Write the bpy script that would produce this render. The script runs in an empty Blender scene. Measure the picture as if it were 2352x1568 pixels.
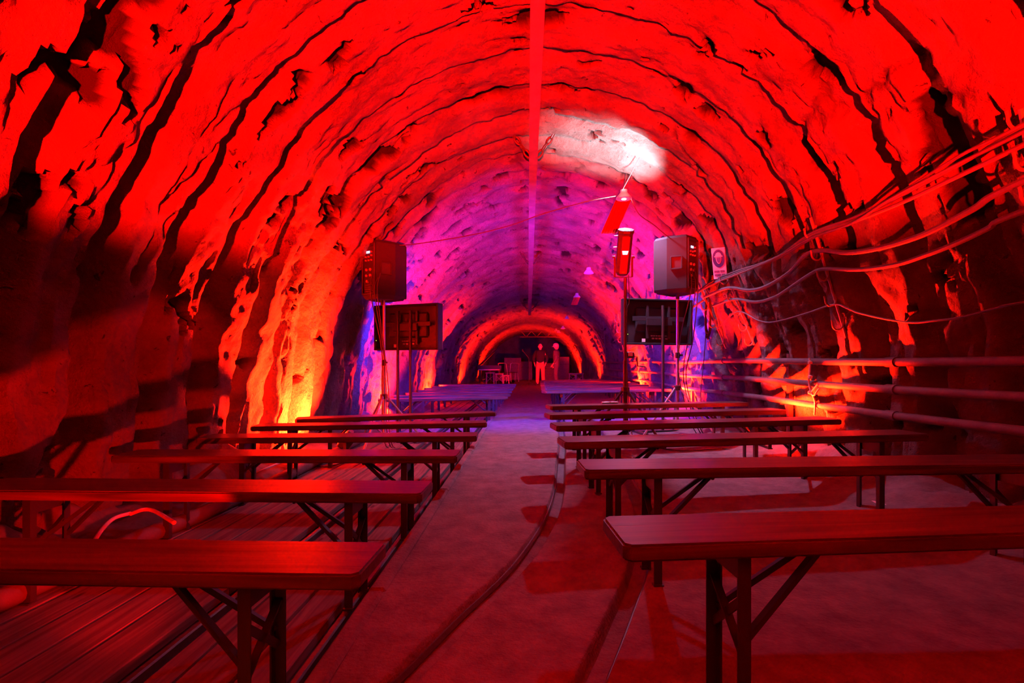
import bpy, bmesh, math, random
import numpy as np
from mathutils import Vector, Matrix

random.seed(7)
R = math.radians
S = bpy.context.scene
COL = S.collection

# ------------------------------------------------------------------ camera
F, VX, VY, CZ = 1150.0, 1212.0, 835.0, 0.92      # focal length (px), vanishing point, eye height
cam = bpy.data.cameras.new('camera')
cam.sensor_width = 36.0
cam.lens = F / 2352 * 36
cam.shift_x = -(VX - 1176) / 2352
cam.shift_y = (VY - 784) / 2352
cam.clip_start, cam.clip_end = 0.05, 200
co = bpy.data.objects.new('camera', cam)
COL.objects.link(co)
co.location = (0, 0, CZ)
co.rotation_euler = (R(90), 0, 0)
S.camera = co

# ------------------------------------------------------------------ world, exposure
W = bpy.data.worlds.new('world')
S.world = W
W.use_nodes = True
W.node_tree.nodes['Background'].inputs[0].default_value = (0, 0, 0, 1)
W.node_tree.nodes['Background'].inputs[1].default_value = 0.0
S.view_settings.view_transform = 'Standard'
S.view_settings.look = 'None'
S.view_settings.exposure = 0.0
S.view_settings.gamma = 1.0
S.view_settings.use_curve_mapping = False

# light levels (every lamp below is a fixture of the place)
RED = (1.0, 0.0048, 0.0005)
DEEP_RED = (1.0, 0.0012, 0.0002)
P_REAR = 44000.0      # red floods behind the viewpoint
P_SIDE = 700.0     # red flood on the right, aimed across the benches
P_FLOOD = 4000.0     # red floods along the walls
P_BEAM = 520.0      # white up-light of the stage projector
P_BULB = 390.0       # bulb of the enamel lamp
TV_GLOW = 150.0       # blue screens


# ------------------------------------------------------------------ helpers
def at(px, py, z):
    """point on the level z seen at pixel px, py"""
    y = F * (CZ - z) / (py - VY)
    return Vector(((px - VX) / F * y, y, z))


def dp(px, py, y):
    """point at depth y seen at pixel px, py"""
    return Vector(((px - VX) / F * y, y, CZ + (VY - py) / F * y))


def tag(o, label=None, cat=None, group=None, kind=None):
    if label: o['label'] = label
    if cat: o['category'] = cat
    if group: o['group'] = group
    if kind: o['kind'] = kind
    return o


def empty(name, loc=(0, 0, 0), rz=0.0):
    o = bpy.data.objects.new(name, None)
    o.empty_display_size = 0.1
    COL.objects.link(o)
    o.location = loc
    o.rotation_euler = (0, 0, rz)
    return o


def copy_tree(o, parent=None):
    c = o.copy()
    COL.objects.link(c)
    c.parent = parent
    for ch in list(o.children):
        copy_tree(ch, c)
    return c


class MB:
    """collects shapes into one mesh"""
    def __init__(s):
        s.v, s.f = [], []

    def add(s, vs, fs):
        b = len(s.v)
        s.v += [tuple(v) for v in vs]
        s.f += [tuple(i + b for i in f) for f in fs]
        return s

    def box(s, c, d, rot=None, bevel=0.0):
        x, y, z = d[0] / 2, d[1] / 2, d[2] / 2
        if bevel > 0:
            b = min(bevel, x * .9, y * .9, z * .9)
            bm = bmesh.new()
            bmesh.ops.create_cube(bm, size=1)
            for v in bm.verts:
                v.co = (v.co.x * d[0], v.co.y * d[1], v.co.z * d[2])
            bmesh.ops.bevel(bm, geom=bm.edges[:], offset=b, segments=1, affect='EDGES')
            bm.verts.index_update()
            vs = [v.co.copy() for v in bm.verts]
            fs = [[v.index for v in f.verts] for f in bm.faces]
            bm.free()
        else:
            vs = [Vector((sx * x, sy * y, sz * z)) for sx in (-1, 1) for sy in (-1, 1) for sz in (-1, 1)]
            fs = [(0, 1, 3, 2), (4, 6, 7, 5), (0, 4, 5, 1), (2, 3, 7, 6), (0, 2, 6, 4), (1, 5, 7, 3)]
        M = rot if rot is not None else Matrix.Identity(3)
        return s.add([M @ v + Vector(c) for v in vs], fs)

    def bar(s, a, b, w, h=None, up=(0, 0, 1)):
        """rectangular bar from a to b"""
        a, b = Vector(a), Vector(b)
        h = h or w
        d = (b - a)
        L = d.length
        d.normalize()
        u = Vector(up)
        if abs(d.dot(u)) > .98: u = Vector((0, 1, 0))
        x = d.cross(u).normalized()
        y = x.cross(d).normalized()
        M = Matrix((x, y, d)).transposed()
        return s.box((a + b) / 2, (w, h, L), M)

    def tube(s, pts, r, n=8, cap=True):
        pts = [Vector(p) for p in pts]
        rr = r if isinstance(r, (list, tuple)) else [r] * len(pts)
        vs, fs = [], []
        prev = None
        for i, p in enumerate(pts):
            t = (pts[min(i + 1, len(pts) - 1)] - pts[max(i - 1, 0)]).normalized()
            if prev is None:
                u = Vector((0, 0, 1)) if abs(t.z) < .9 else Vector((1, 0, 0))
                x = t.cross(u).normalized()
            else:
                x = (prev - t * prev.dot(t)).normalized()
            prev = x
            y = t.cross(x)
            for k in range(n):
                a = 2 * math.pi * k / n
                vs.append(p + (x * math.cos(a) + y * math.sin(a)) * rr[i])
        for i in range(len(pts) - 1):
            for k in range(n):
                fs.append((i * n + k, i * n + (k + 1) % n, (i + 1) * n + (k + 1) % n, (i + 1) * n + k))
        if cap:
            fs.append(tuple(range(n - 1, -1, -1)))
            fs.append(tuple((len(pts) - 1) * n + k for k in range(n)))
        return s.add(vs, fs)

    def lathe(s, prof, c=(0, 0, 0), n=20, M=None):
        """prof: (radius, height) list about z"""
        vs, fs = [], []
        for r, h in prof:
            for k in range(n):
                a = 2 * math.pi * k / n
                v = Vector((r * math.cos(a), r * math.sin(a), h))
                vs.append((M @ v if M else v) + Vector(c))
        for i in range(len(prof) - 1):
            for k in range(n):
                fs.append((i * n + k, i * n + (k + 1) % n, (i + 1) * n + (k + 1) % n, (i + 1) * n + k))
        fs.append(tuple(range(n - 1, -1, -1)))
        fs.append(tuple((len(prof) - 1) * n + k for k in range(n)))
        return s.add(vs, fs)

    def prism(s, poly, z0, z1, M=None, c=(0, 0, 0)):
        n = len(poly)
        vs = [Vector((x, y, z0)) for x, y in poly] + [Vector((x, y, z1)) for x, y in poly]
        vs = [(M @ v if M else v) + Vector(c) for v in vs]
        fs = [tuple(range(n - 1, -1, -1)), tuple(range(n, 2 * n))]
        fs += [(i, (i + 1) % n, n + (i + 1) % n, n + i) for i in range(n)]
        return s.add(vs, fs)

    def mesh(s, name, mat, smooth=False):
        me = bpy.data.meshes.new(name)
        me.from_pydata(s.v, [], s.f)
        me.validate()
        bm = bmesh.new()
        bm.from_mesh(me)
        bmesh.ops.recalc_face_normals(bm, faces=bm.faces)
        bm.to_mesh(me)
        bm.free()
        if mat: me.materials.append(mat)
        if smooth:
            me.polygons.foreach_set('use_smooth', [True] * len(me.polygons))
            try: me.set_sharp_from_angle(angle=R(42))
            except Exception: pass
        return me

    def build(s, name, mat, parent=None, smooth=False):
        o = bpy.data.objects.new(name, s.mesh(name, mat, smooth))
        COL.objects.link(o)
        if parent is not None: o.parent = parent
        return o


def spline(pts, k=6):
    """Catmull-Rom through pts"""
    P = [Vector(p) for p in pts]
    P = [P[0] * 2 - P[1]] + P + [P[-1] * 2 - P[-2]]
    out = []
    for i in range(1, len(P) - 2):
        for j in range(k):
            t = j / k
            a, b, c, d = P[i - 1], P[i], P[i + 1], P[i + 2]
            out.append(.5 * ((2 * b) + (c - a) * t + (2 * a - 5 * b + 4 * c - d) * t * t + (3 * b - a - 3 * c + d) * t ** 3))
    out.append(P[-2])
    return out


# ------------------------------------------------------------------ materials
def new_mat(name):
    m = bpy.data.materials.new(name)
    m.use_nodes = True
    return m, m.node_tree, m.node_tree.nodes['Principled BSDF']


def mat(name, col, rough=.6, metal=0.0, var=.15, scale=12.0, bump=.1, bscale=60.0, stretch=None, spec=.5, det=5):
    m, nt, b = new_mat(name)
    n, l = nt.nodes, nt.links
    tc = n.new('ShaderNodeTexCoord')
    mp = n.new('ShaderNodeMapping')
    if stretch: mp.inputs['Scale'].default_value = stretch
    l.new(tc.outputs['Object'], mp.inputs['Vector'])
    nz = n.new('ShaderNodeTexNoise')
    nz.inputs['Scale'].default_value = scale
    nz.inputs['Detail'].default_value = det
    nz.inputs['Roughness'].default_value = .5 if det < 8 else .72
    l.new(mp.outputs[0], nz.inputs['Vector'])
    cr = n.new('ShaderNodeValToRGB')
    cr.color_ramp.elements[0].position = .3
    cr.color_ramp.elements[1].position = .7
    cr.color_ramp.elements[0].color = [c * (1 - var) for c in col] + [1]
    cr.color_ramp.elements[1].color = [min(1, c * (1 + var)) for c in col] + [1]
    l.new(nz.outputs['Fac'], cr.inputs[0])
    l.new(cr.outputs[0], b.inputs['Base Color'])
    b.inputs['Roughness'].default_value = rough
    b.inputs['Metallic'].default_value = metal
    b.inputs['Specular IOR Level'].default_value = spec
    if bump:
        n2 = n.new('ShaderNodeTexNoise')
        n2.inputs['Scale'].default_value = bscale
        n2.inputs['Detail'].default_value = 4
        l.new(mp.outputs[0], n2.inputs['Vector'])
        bp = n.new('ShaderNodeBump')
        bp.inputs['Strength'].default_value = bump
        bp.inputs['Distance'].default_value = .01
        l.new(n2.outputs['Fac'], bp.inputs['Height'])
        l.new(bp.outputs[0], b.inputs['Normal'])
    return m


def emit(name, col, strength):
    m, nt, b = new_mat(name)
    b.inputs['Base Color'].default_value = (.02, .02, .02, 1)
    b.inputs['Emission Color'].default_value = (*col, 1)
    b.inputs['Emission Strength'].default_value = strength
    return m


def rock_mat():
    m, nt, b = new_mat('sprayed_concrete')
    n, l = nt.nodes, nt.links
    tc = n.new('ShaderNodeTexCoord')
    nz = n.new('ShaderNodeTexNoise')
    nz.inputs['Scale'].default_value = 2.2
    nz.inputs['Detail'].default_value = 8
    nz.inputs['Roughness'].default_value = .65
    l.new(tc.outputs['Object'], nz.inputs['Vector'])
    cr = n.new('ShaderNodeValToRGB')
    cr.color_ramp.elements[0].position = .32
    cr.color_ramp.elements[1].position = .68
    cr.color_ramp.elements[0].color = (.085, .08, .077, 1)
    cr.color_ramp.elements[1].color = (.19, .18, .172, 1)
    l.new(nz.outputs['Fac'], cr.inputs[0])
    nk = n.new('ShaderNodeTexNoise')
    nk.inputs['Scale'].default_value = 15
    nk.inputs['Detail'].default_value = 5
    nk.inputs['Roughness'].default_value = .62
    nk.inputs['Distortion'].default_value = .8
    l.new(tc.outputs['Object'], nk.inputs['Vector'])
    kr = n.new('ShaderNodeMapRange')
    kr.inputs[1].default_value = .655
    kr.inputs[2].default_value = .70
    kr.inputs[3].default_value = 1.0
    kr.inputs[4].default_value = .18
    l.new(nk.outputs['Fac'], kr.inputs[0])
    km = n.new('ShaderNodeMix')
    km.data_type = 'RGBA'
    km.blend_type = 'MULTIPLY'
    km.inputs[0].default_value = 1
    l.new(cr.outputs[0], km.inputs[6])
    l.new(kr.outputs[0], km.inputs[7])
    # chipped spots bare the dark rock: their shape is carried by the mesh
    a = n.new('ShaderNodeAttribute')
    a.attribute_name = 'chip'
    mx = n.new('ShaderNodeMix')
    mx.data_type = 'RGBA'
    l.new(a.outputs['Fac'], mx.inputs[0])
    l.new(km.outputs[2], mx.inputs[6])
    mx.inputs[7].default_value = (.012, .010, .011, 1)
    l.new(mx.outputs[2], b.inputs['Base Color'])
    b.inputs['Roughness'].default_value = .92
    b.inputs['Specular IOR Level'].default_value = .2
    n1 = n.new('ShaderNodeTexNoise')
    n1.inputs['Scale'].default_value = 34
    n1.inputs['Detail'].default_value = 6
    n1.inputs['Roughness'].default_value = .7
    l.new(tc.outputs['Object'], n1.inputs['Vector'])
    vo = n.new('ShaderNodeTexVoronoi')
    vo.inputs['Scale'].default_value = 17
    l.new(tc.outputs['Object'], vo.inputs['Vector'])
    ad = n.new('ShaderNodeMath')
    ad.operation = 'MULTIPLY_ADD'
    ad.inputs[1].default_value = .35
    l.new(vo.outputs['Distance'], ad.inputs[0])
    l.new(n1.outputs['Fac'], ad.inputs[2])
    bp = n.new('ShaderNodeBump')
    bp.inputs['Strength'].default_value = 1.0
    bp.inputs['Distance'].default_value = .045
    l.new(ad.outputs[0], bp.inputs['Height'])
    l.new(bp.outputs[0], b.inputs['Normal'])
    return m


def wood_mat(name, c0, c1, axis='X', rough=.45):
    m, nt, b = new_mat(name)
    n, l = nt.nodes, nt.links
    tc = n.new('ShaderNodeTexCoord')
    oi = n.new('ShaderNodeObjectInfo')
    ad = n.new('ShaderNodeVectorMath')
    ad.operation = 'MULTIPLY_ADD'
    l.new(oi.outputs['Random'], ad.inputs[0])
    ad.inputs[1].default_value = (7, 13, 5)
    l.new(tc.outputs['Object'], ad.inputs[2])
    mp = n.new('ShaderNodeMapping')
    mp.inputs['Scale'].default_value = (1.2, 22, 22) if axis == 'X' else (22, 1.2, 22)
    l.new(ad.outputs[0], mp.inputs['Vector'])
    nz = n.new('ShaderNodeTexNoise')
    nz.inputs['Scale'].default_value = 1.6
    nz.inputs['Detail'].default_value = 7
    nz.inputs['Distortion'].default_value = .6
    l.new(mp.outputs[0], nz.inputs['Vector'])
    cr = n.new('ShaderNodeValToRGB')
    cr.color_ramp.elements[0].position = .34
    cr.color_ramp.elements[1].position = .66
    cr.color_ramp.elements[0].color = (*c0, 1)
    cr.color_ramp.elements[1].color = (*c1, 1)
    l.new(nz.outputs['Fac'], cr.inputs[0])
    # knots
    mp2 = n.new('ShaderNodeMapping')
    mp2.inputs['Scale'].default_value = (2.6, 9, 0) if axis == 'X' else (9, 2.6, 0)
    l.new(ad.outputs[0], mp2.inputs['Vector'])
    vo = n.new('ShaderNodeTexVoronoi')
    vo.inputs['Scale'].default_value = 1.0
    l.new(mp2.outputs[0], vo.inputs['Vector'])
    lt = n.new('ShaderNodeMapRange')
    lt.inputs[1].default_value = .06
    lt.inputs[2].default_value = .13
    lt.inputs[3].default_value = .15
    lt.inputs[4].default_value = 1.0
    l.new(vo.outputs['Distance'], lt.inputs[0])
    mx = n.new('ShaderNodeMix')
    mx.data_type = 'RGBA'
    mx.blend_type = 'MULTIPLY'
    mx.inputs[0].default_value = 1
    l.new(cr.outputs[0], mx.inputs[6])
    l.new(lt.outputs[0], mx.inputs[7])
    l.new(mx.outputs[2], b.inputs['Base Color'])
    b.inputs['Roughness'].default_value = rough
    bp = n.new('ShaderNodeBump')
    bp.inputs['Strength'].default_value = .18
    bp.inputs['Distance'].default_value = .006
    l.new(nz.outputs['Fac'], bp.inputs['Height'])
    l.new(bp.outputs[0], b.inputs['Normal'])
    return m


M_ROCK = rock_mat()
M_CONC = mat('worn_concrete', (.14, .134, .131), .88, var=.42, scale=6.5, bump=.7, bscale=60, spec=.25, det=10)
M_EARTH = mat('dirt', (.10, .095, .09), .95, var=.4, scale=6, bump=.9, bscale=22, spec=.1)
M_BENCH = wood_mat('bench_wood', (.032, .019, .013), (.105, .065, .046), 'X', .36)
M_PLANK = wood_mat('floor_wood', (.062, .056, .05), (.16, .143, .13), 'Y', .8)
M_STEEL = mat('dark_steel', (.018, .018, .022), .45, .0, bump=.05)
M_RAIL = mat('worn_rail_steel', (.09, .08, .08), .5, .6, bump=.2)
M_PIPE = mat('grey_pipe', (.07, .065, .068), .7, var=.25, scale=9, bump=.3, bscale=50)
M_BEAM = mat('beam_paint', (.17, .155, .15), .6, var=.25, scale=5, bump=.15)
M_CHAIN = mat('chain_iron', (.06, .055, .055), .55, .5, bump=.1)
M_BLACK = mat('black_plastic', (.016, .016, .02), .5, var=.1, bump=.12, bscale=220)
M_CASE = mat('speaker_shell', (.011, .011, .014), .7, var=.1, bump=.2, bscale=260, spec=.3)
M_ALU = mat('brushed_aluminium', (.55, .54, .56), .32, .75, var=.08, bump=.05)
M_WHITE = mat('white_enamel', (.78, .77, .78), .4, var=.04, bump=0)
M_CABLE = mat('rubber_cable', (.035, .032, .035), .55, bump=.05)
M_CABLE_G = mat('grey_cable', (.065, .06, .065), .55, bump=.05)
M_CABLE_W = mat('pale_cable', (.62, .58, .6), .5, bump=.05)
M_HOOK = mat('hook_steel', (.22, .2, .2), .5, .2, bump=.1)
M_REDC = mat('red_fabric', (.42, .012, .01), .75, var=.1, bump=.1)
M_PLATE = mat('dark_red_plate', (.09, .008, .010), .4, bump=0)
M_GLASS = mat('lamp_lens', (.12, .06, .06), .15, bump=0)
M_SKIN = mat('skin', (.58, .40, .33), .6, var=.06, bump=0)
M_DARKCLOTH = mat('dark_cloth', (.012, .012, .016), .9, bump=.1)
M_TROUSER = mat('work_trousers', (.55, .26, .08), .9, bump=.1)
M_COAT = mat('grey_coat', (.11, .095, .105), .9, bump=.1)
M_HELMET = mat('white_helmet', (.75, .72, .72), .4, bump=0)
M_STOOL = mat('pale_wood', (.48, .36, .25), .6, stretch=(4, 4, 1), bump=.05)
M_CRATE = mat('grey_crate', (.13, .12, .125), .7, var=.2, bump=.1)
M_ORANGE = mat('orange_label', (.8, .30, .03), .6, bump=0)
M_SIGNBLUE = mat('sign_blue', (.03, .035, .22), .55, bump=0)
M_SIGNWHITE = mat('sign_white', (.8, .8, .82), .5, var=.03, bump=0)
M_LETTER = mat('sign_lettering', (.10, .08, .30), .55, bump=0)
M_ROPE = mat('pale_rope', (.6, .55, .45), .9, bump=.2, bscale=150)
M_LCD = emit('lit_display', (.55, .6, 1.0), 2.2)
M_BLUESCREEN = emit('blue_screen', (.07, .02, 1.0), TV_GLOW)
M_LEDR = emit('red_led_chips', (1, .05, .01), 6.0)
M_WHITEHOT = emit('white_lens', (.9, .92, 1.0), 14.0)
M_WINDOW = emit('lit_window', (.75, .85, 1.0), 1.4)
M_BULBMAT = emit('bulb', (1, .93, 1.0), 6.0)
M_DIODE = emit('green_diode', (.5, 1, .1), 2.0)


# ------------------------------------------------------------------ numpy noise
def _h(i, j, k, seed):
    n = (i * 374761393 + j * 668265263 + k * 2147483647 + seed * 1274126177) & 0xffffffff
    n = ((n ^ (n >> 13)) * 1274126177) & 0xffffffff
    n = n ^ (n >> 16)
    return (n & 0xffff) / 65535.0


def vnoise(x, y, z, seed=0):
    xi, yi, zi = np.floor(x).astype(np.int64), np.floor(y).astype(np.int64), np.floor(z).astype(np.int64)
    xf, yf, zf = x - xi, y - yi, z - zi
    u, v, w = [t * t * (3 - 2 * t) for t in (xf, yf, zf)]
    r = 0
    for a in (0, 1):
        for b in (0, 1):
            for c in (0, 1):
                r = r + _h(xi + a, yi + b, zi + c, seed) * (u if a else 1 - u) * (v if b else 1 - v) * (w if c else 1 - w)
    return r * 2 - 1


def fbm(x, y, z, o=4, seed=0):
    r, a = 0, .5
    for k in range(o):
        r = r + a * vnoise(x, y, z, seed + k * 17)
        x, y, z, a = x * 2.03, y * 2.03, z * 2.03, a * .5
    return r


def sstep(a, b, x):
    t = np.clip((x - a) / (b - a), 0, 1)
    return t * t * (3 - 2 * t)


# ------------------------------------------------------------------ the vault
# cross-section (x, height above the eye), from the left foot over the crown to the right foot
PROF = [(-2.74, -1.30), (-2.70, -.9), (-2.63, -.43), (-2.54, .28), (-2.34, .905), (-2.1, 1.315), (-1.82, 1.68),
        (-1.5, 1.97), (-1.08, 2.28), (-.57, 2.53), (.0, 2.66), (.5, 2.63), (1.0, 2.50), (1.52, 2.24), (1.95, 1.9),
        (2.22, 1.58), (2.44, 1.22), (2.62, .80), (2.76, .3), (2.84, -.3), (2.88, -.9), (2.9, -1.30)]
NU = 400
_p = [Vector((x, z, 0)) for x, z in PROF]
_sp = np.array([(v.x, v.y) for v in spline(_p, 12)])
_d = np.r_[0, np.cumsum(np.hypot(*np.diff(_sp, axis=0).T))]
_u = np.linspace(0, _d[-1], NU)
PX = np.interp(_u, _d, _sp[:, 0])
PZ = np.interp(_u, _d, _sp[:, 1])
ARC = _u
_tx, _tz = np.gradient(PX), np.gradient(PZ)
_tl = np.hypot(_tx, _tz)
NX, NZ = _tz / _tl, -_tx / _tl          # inward normal
BAY, Y0 = .51, 2.65                     # arch ribs stand every 0.51 m


def squash(y):
    return 1 - .28 * float(sstep(6.6, 16.5, np.array(y)))


def section(u_idx, y):
    """base point of the vault without relief"""
    s = squash(y)
    z = PZ[u_idx] * (s if PZ[u_idx] > 0 else 1)
    return Vector((PX[u_idx], y, CZ + z))


def wall_x(z, y, side):
    """x of the wall at height z"""
    h = NU // 2
    rel = z - CZ
    s = squash(y)
    zz = np.where(PZ > 0, PZ * s, PZ)
    if side < 0: return float(np.interp(rel, zz[:h], PX[:h]))
    return float(np.interp(rel, zz[::-1][:h], PX[::-1][:h]))


def shell_patch(i0, i1, y_a, y_b, ny):
    """relief of one rib bay between profile columns i0..i1"""
    idx = np.arange(i0, i1 + 1)
    t = np.linspace(0, 1, ny)
    T, I = np.meshgrid(t, idx, indexing='ij')
    Y = y_a + (y_b - y_a) * T
    s = np.array([squash(v) for v in (y_a + (y_b - y_a) * t)])[:, None]
    bx = PX[I]
    bz = np.where(PZ[I] > 0, PZ[I] * s, PZ[I])
    nx, nz, arc = NX[I], NZ[I], ARC[I]
    up = sstep(.7, 2.35, PZ[I])                   # 0 on the walls, 1 under the crown
    right = (PX[I] > 0)
    kb = int(round((y_a - Y0) / BAY))
    rib = .60 + .4 * float(_h(np.array(kb), np.array(3), np.array(1), 5)) + .35 * fbm(arc * .9, Y * 0 + kb * 3.1, arc * 0, 2, 3)
    A = (.25 * (1 - up) + (.034 if y_a < 4.6 else .085) * up) * rib * (1 + .15 * right)
    saw = sstep(.30, .55, T + .12 * fbm(arc * 1.7, Y * 0 + kb, arc * 0, 3, 13)) * .85 + .15 * T
    d = A * (saw - .25)
    # lumps, streaks along the rib, grain
    amp = np.where(right, .13, .085) * (1 - up) + .035 * up
    d = d + amp * fbm(Y * 1.6, arc * 1.05, bx * 0 + 1, 4, 11)
    st = 1 - np.abs(fbm(Y * 7.5, arc * 1.3, bx * 0 + 9, 3, 23)) * 3.2
    d = d - np.clip(st - .62, 0, 1) * .11 * (1 - .75 * up)
    d = d + .034 * fbm(Y * 10, arc * 8, bx * 0 + 4, 4, 31)
    # chips broken out of the crust: holes with dark rock at the bottom
    c1 = fbm(Y * 5.2, arc * 3.6, bx * 0 + 2, 6, 47)
    shoulder = np.exp(-((PZ[I] - 1.75) / .85) ** 2)
    thr = .415 - .075 * shoulder - .12 * shoulder * sstep(.0, .35, 1 - T) * (T < .5)
    chip = sstep(thr, thr + .035, c1)
    # thin cracks
    c2 = 1 - np.abs(fbm(Y * 1.7 + 5, arc * 1.1, bx * 0 + 7, 5, 61)) * 9
    crack = sstep(.55, .9, c2) * sstep(.05, .25, fbm(Y * 1.2, arc * .9, bx * 0 + 3, 2, 71)) * .8
    d = d - chip * .07 - crack * .03
    X = bx + nx * d
    Z = CZ + bz + nz * d
    V = np.stack([X, Y, Z], -1)
    return V, np.clip(chip + crack * .7, 0, 1), (bx, bz, nx, nz, A)


I_L = int(np.argmin(np.where(np.arange(NU) < NU // 2, np.abs(PZ - 1.0), 9)))
I_R = int(np.argmin(np.where(np.arange(NU) > NU // 2, np.abs(PZ - 1.0), 9)))


def vault_piece(name, parent, i0, i1, k, ny):
    ya = Y0 + BAY * (k - 1)
    yb = ya + BAY
    V, C, (bx, bz, nx, nz, A) = shell_patch(i0, i1, ya, yb, ny)
    # far face of the rib: goes back into the next recess
    back = np.stack([bx[-1] - nx[-1] * .10, np.full(bx.shape[1], yb + .012), CZ + bz[-1] - nz[-1] * .10], -1)
    front = np.stack([bx[0] - nx[0] * .10, np.full(bx.shape[1], ya), CZ + bz[0] - nz[0] * .10], -1)
    V = np.concatenate([front[None], V, back[None]], 0)
    C = np.concatenate([C[:1], C, C[-1:] * .5], 0)
    n, m = V.shape[:2]
    me = bpy.data.meshes.new(name)
    q = np.arange(n * m).reshape(n, m)
    faces = np.stack([q[:-1, :-1], q[:-1, 1:], q[1:, 1:], q[1:, :-1]], -1).reshape(-1, 4)
    me.from_pydata(V.reshape(-1, 3).tolist(), [], faces.tolist())
    at_ = me.attributes.new('chip', 'FLOAT', 'POINT')
    at_.data.foreach_set('value', C.reshape(-1).astype(np.float32))
    me.polygons.foreach_set('use_smooth', [True] * len(me.polygons))
    try: me.set_sharp_from_angle(angle=R(55))
    except Exception: pass
    me.materials.append(M_ROCK)
    o = bpy.data.objects.new(name, me)
    COL.objects.link(o)
    o.parent = parent
    return o


e_wl = tag(empty('wall_left', (-2.6, 3, 0)), 'left tunnel wall of ribbed sprayed concrete under red light', kind='structure')
e_wr = tag(empty('wall_right', (2.8, 3, 0)), 'right tunnel wall of rough rock behind pipes and cables', kind='structure')
e_ce = tag(empty('ceiling', (0, 3, 3.5)), 'arched tunnel ceiling of ribbed sprayed concrete glowing red', kind='structure')
for e in (e_wl, e_wr, e_ce): e.location = (0, 0, 0)
K0, K1 = -14, 58
for k in range(K0, K1):
    y = Y0 + BAY * (k - .5)
    ny = 5 if y < 1.2 else (26 if y < 8 else (13 if y < 14 else 7))
    vault_piece('arch_rib', e_wl, 0, I_L, k, ny)
    vault_piece('arch_rib', e_ce, I_L, I_R, k, ny)
    vault_piece('arch_rib', e_wr, I_R, NU - 1, k, ny)

# end wall of the hall
mb = MB()
ye = Y0 + BAY * (K1 - 1)
gx, gz = np.meshgrid(np.linspace(-3.2, 3.2, 50), np.linspace(-.4, 3.6, 40), indexing='ij')
gy = ye + .25 * fbm(gx * 1.1, gz * 1.1, gx * 0, 4, 91)
q = np.arange(gx.size).reshape(gx.shape)
mb.add(np.stack([gx, gy, gz], -1).reshape(-1, 3).tolist(), np.stack([q[:-1, :-1], q[1:, :-1], q[1:, 1:], q[:-1, 1:]], -1).reshape(-1, 4).tolist())
tag(mb.build('wall_back', M_ROCK, smooth=True), 'dark rock wall closing the far end of the tunnel', kind='structure')

# ------------------------------------------------------------------ floors
ZL = -.10            # level of the board floor on the left
EDGE = -.64          # left edge of the concrete walkway
RAIL1 = [(-.62, 1.0), (-.40, 1.46), (-.26, 1.83), (-.026, 2.46), (.17, 3.4), (.29, 4.75), (.42, 6.5), (.5, 9), (.52, 16)]
RAIL2 = [(.02, 1.0), (.21, 1.46), (.36, 1.83), (.57, 2.4), (.76, 3.2), (.87, 4.4), (1.0, 6.5), (1.08, 9), (1.1, 16)]


def rail_x(rail, y):
    p = np.array([(v.y, v.x) for v in spline([Vector((a, b, 0)) for a, b in rail], 8)])
    return np.interp(y, p[:, 0], p[:, 1])


ys = np.r_[np.arange(-4.5, .9, .3), np.arange(.9, 8, .045), np.arange(8, 31.9, .35)]
ra, rb = rail_x(RAIL1, ys), rail_x(RAIL2, ys)
colsx = []
for y_, a_, b_ in zip(ys, ra, rb):
    a_, b_ = max(a_ + .025, EDGE + .12), b_ - .03
    colsx.append(np.r_[np.linspace(EDGE, a_ - .07, 16), a_ + np.array([-.052, -.046, -.04, -.034, -.028, 0, .028, .034, .04, .046, .052]),
                       np.linspace(a_ + .07, b_ - .08, 18), b_ + np.array([-.062, -.054, -.047, -.041, -.035, 0, .035, .041, .047, .054, .062]),
                       np.linspace(b_ + .08, 3.0, 46)])
GX = np.array(colsx).T
GY = np.broadcast_to(ys[None, :], GX.shape).copy()
GZ = .012 * fbm(GX * 1.3, GY * 1.1, GX * 0, 4, 5) + .004 * fbm(GX * 12, GY * 12, GX * 0, 3, 8)
r1, r2 = np.maximum(rail_x(RAIL1, GY), EDGE + .095), rail_x(RAIL2, GY)
g1 = np.abs(GX - r1 - .025)
g2 = np.abs(GX - r2 + .03)
GZ -= .055 * (1 - sstep(.028, .050, g1)) * (GY < 12)
GZ -= .055 * (1 - sstep(.035, .058, g2)) * (GY < 12)
GZ -= .012 * sstep(0, .06, GX - r1) * (GX < r2)            # between the rails the slab lies a little lower
GZ += np.clip(GX - 2.0, 0, 1) * .22 * (1 + .5 * fbm(GX * 3, GY * 2.2, GX * 0, 4, 15)) + np.clip(GX - 1.9, 0, .5) * .12 * fbm(GX * 5, GY * 5, GX * 0, 3, 19)
q = np.arange(GX.size).reshape(GX.shape)
vs = np.stack([GX, GY, GZ], -1).reshape(-1, 3).tolist()
fs = np.stack([q[:-1, :-1], q[1:, :-1], q[1:, 1:], q[:-1, 1:]], -1).reshape(-1, 4).tolist()
# kerb face on the left edge
nv = len(vs)
vs += [(EDGE, y, -.20) for y in ys]
fs += [(int(q[0, j]), int(q[0, j + 1]), nv + j + 1, nv + j) for j in range(len(ys) - 1)]
me = bpy.data.meshes.new('floor')
me.from_pydata(vs, [], fs)
me.polygons.foreach_set('use_smooth', [True] * len(me.polygons))
try: me.set_sharp_from_angle(angle=R(50))
except Exception: pass
me.materials.append(M_CONC)
o = bpy.data.objects.new('floor', me)
COL.objects.link(o)
tag(o, 'worn concrete floor with walkway and sunken rail grooves', kind='structure')

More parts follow.
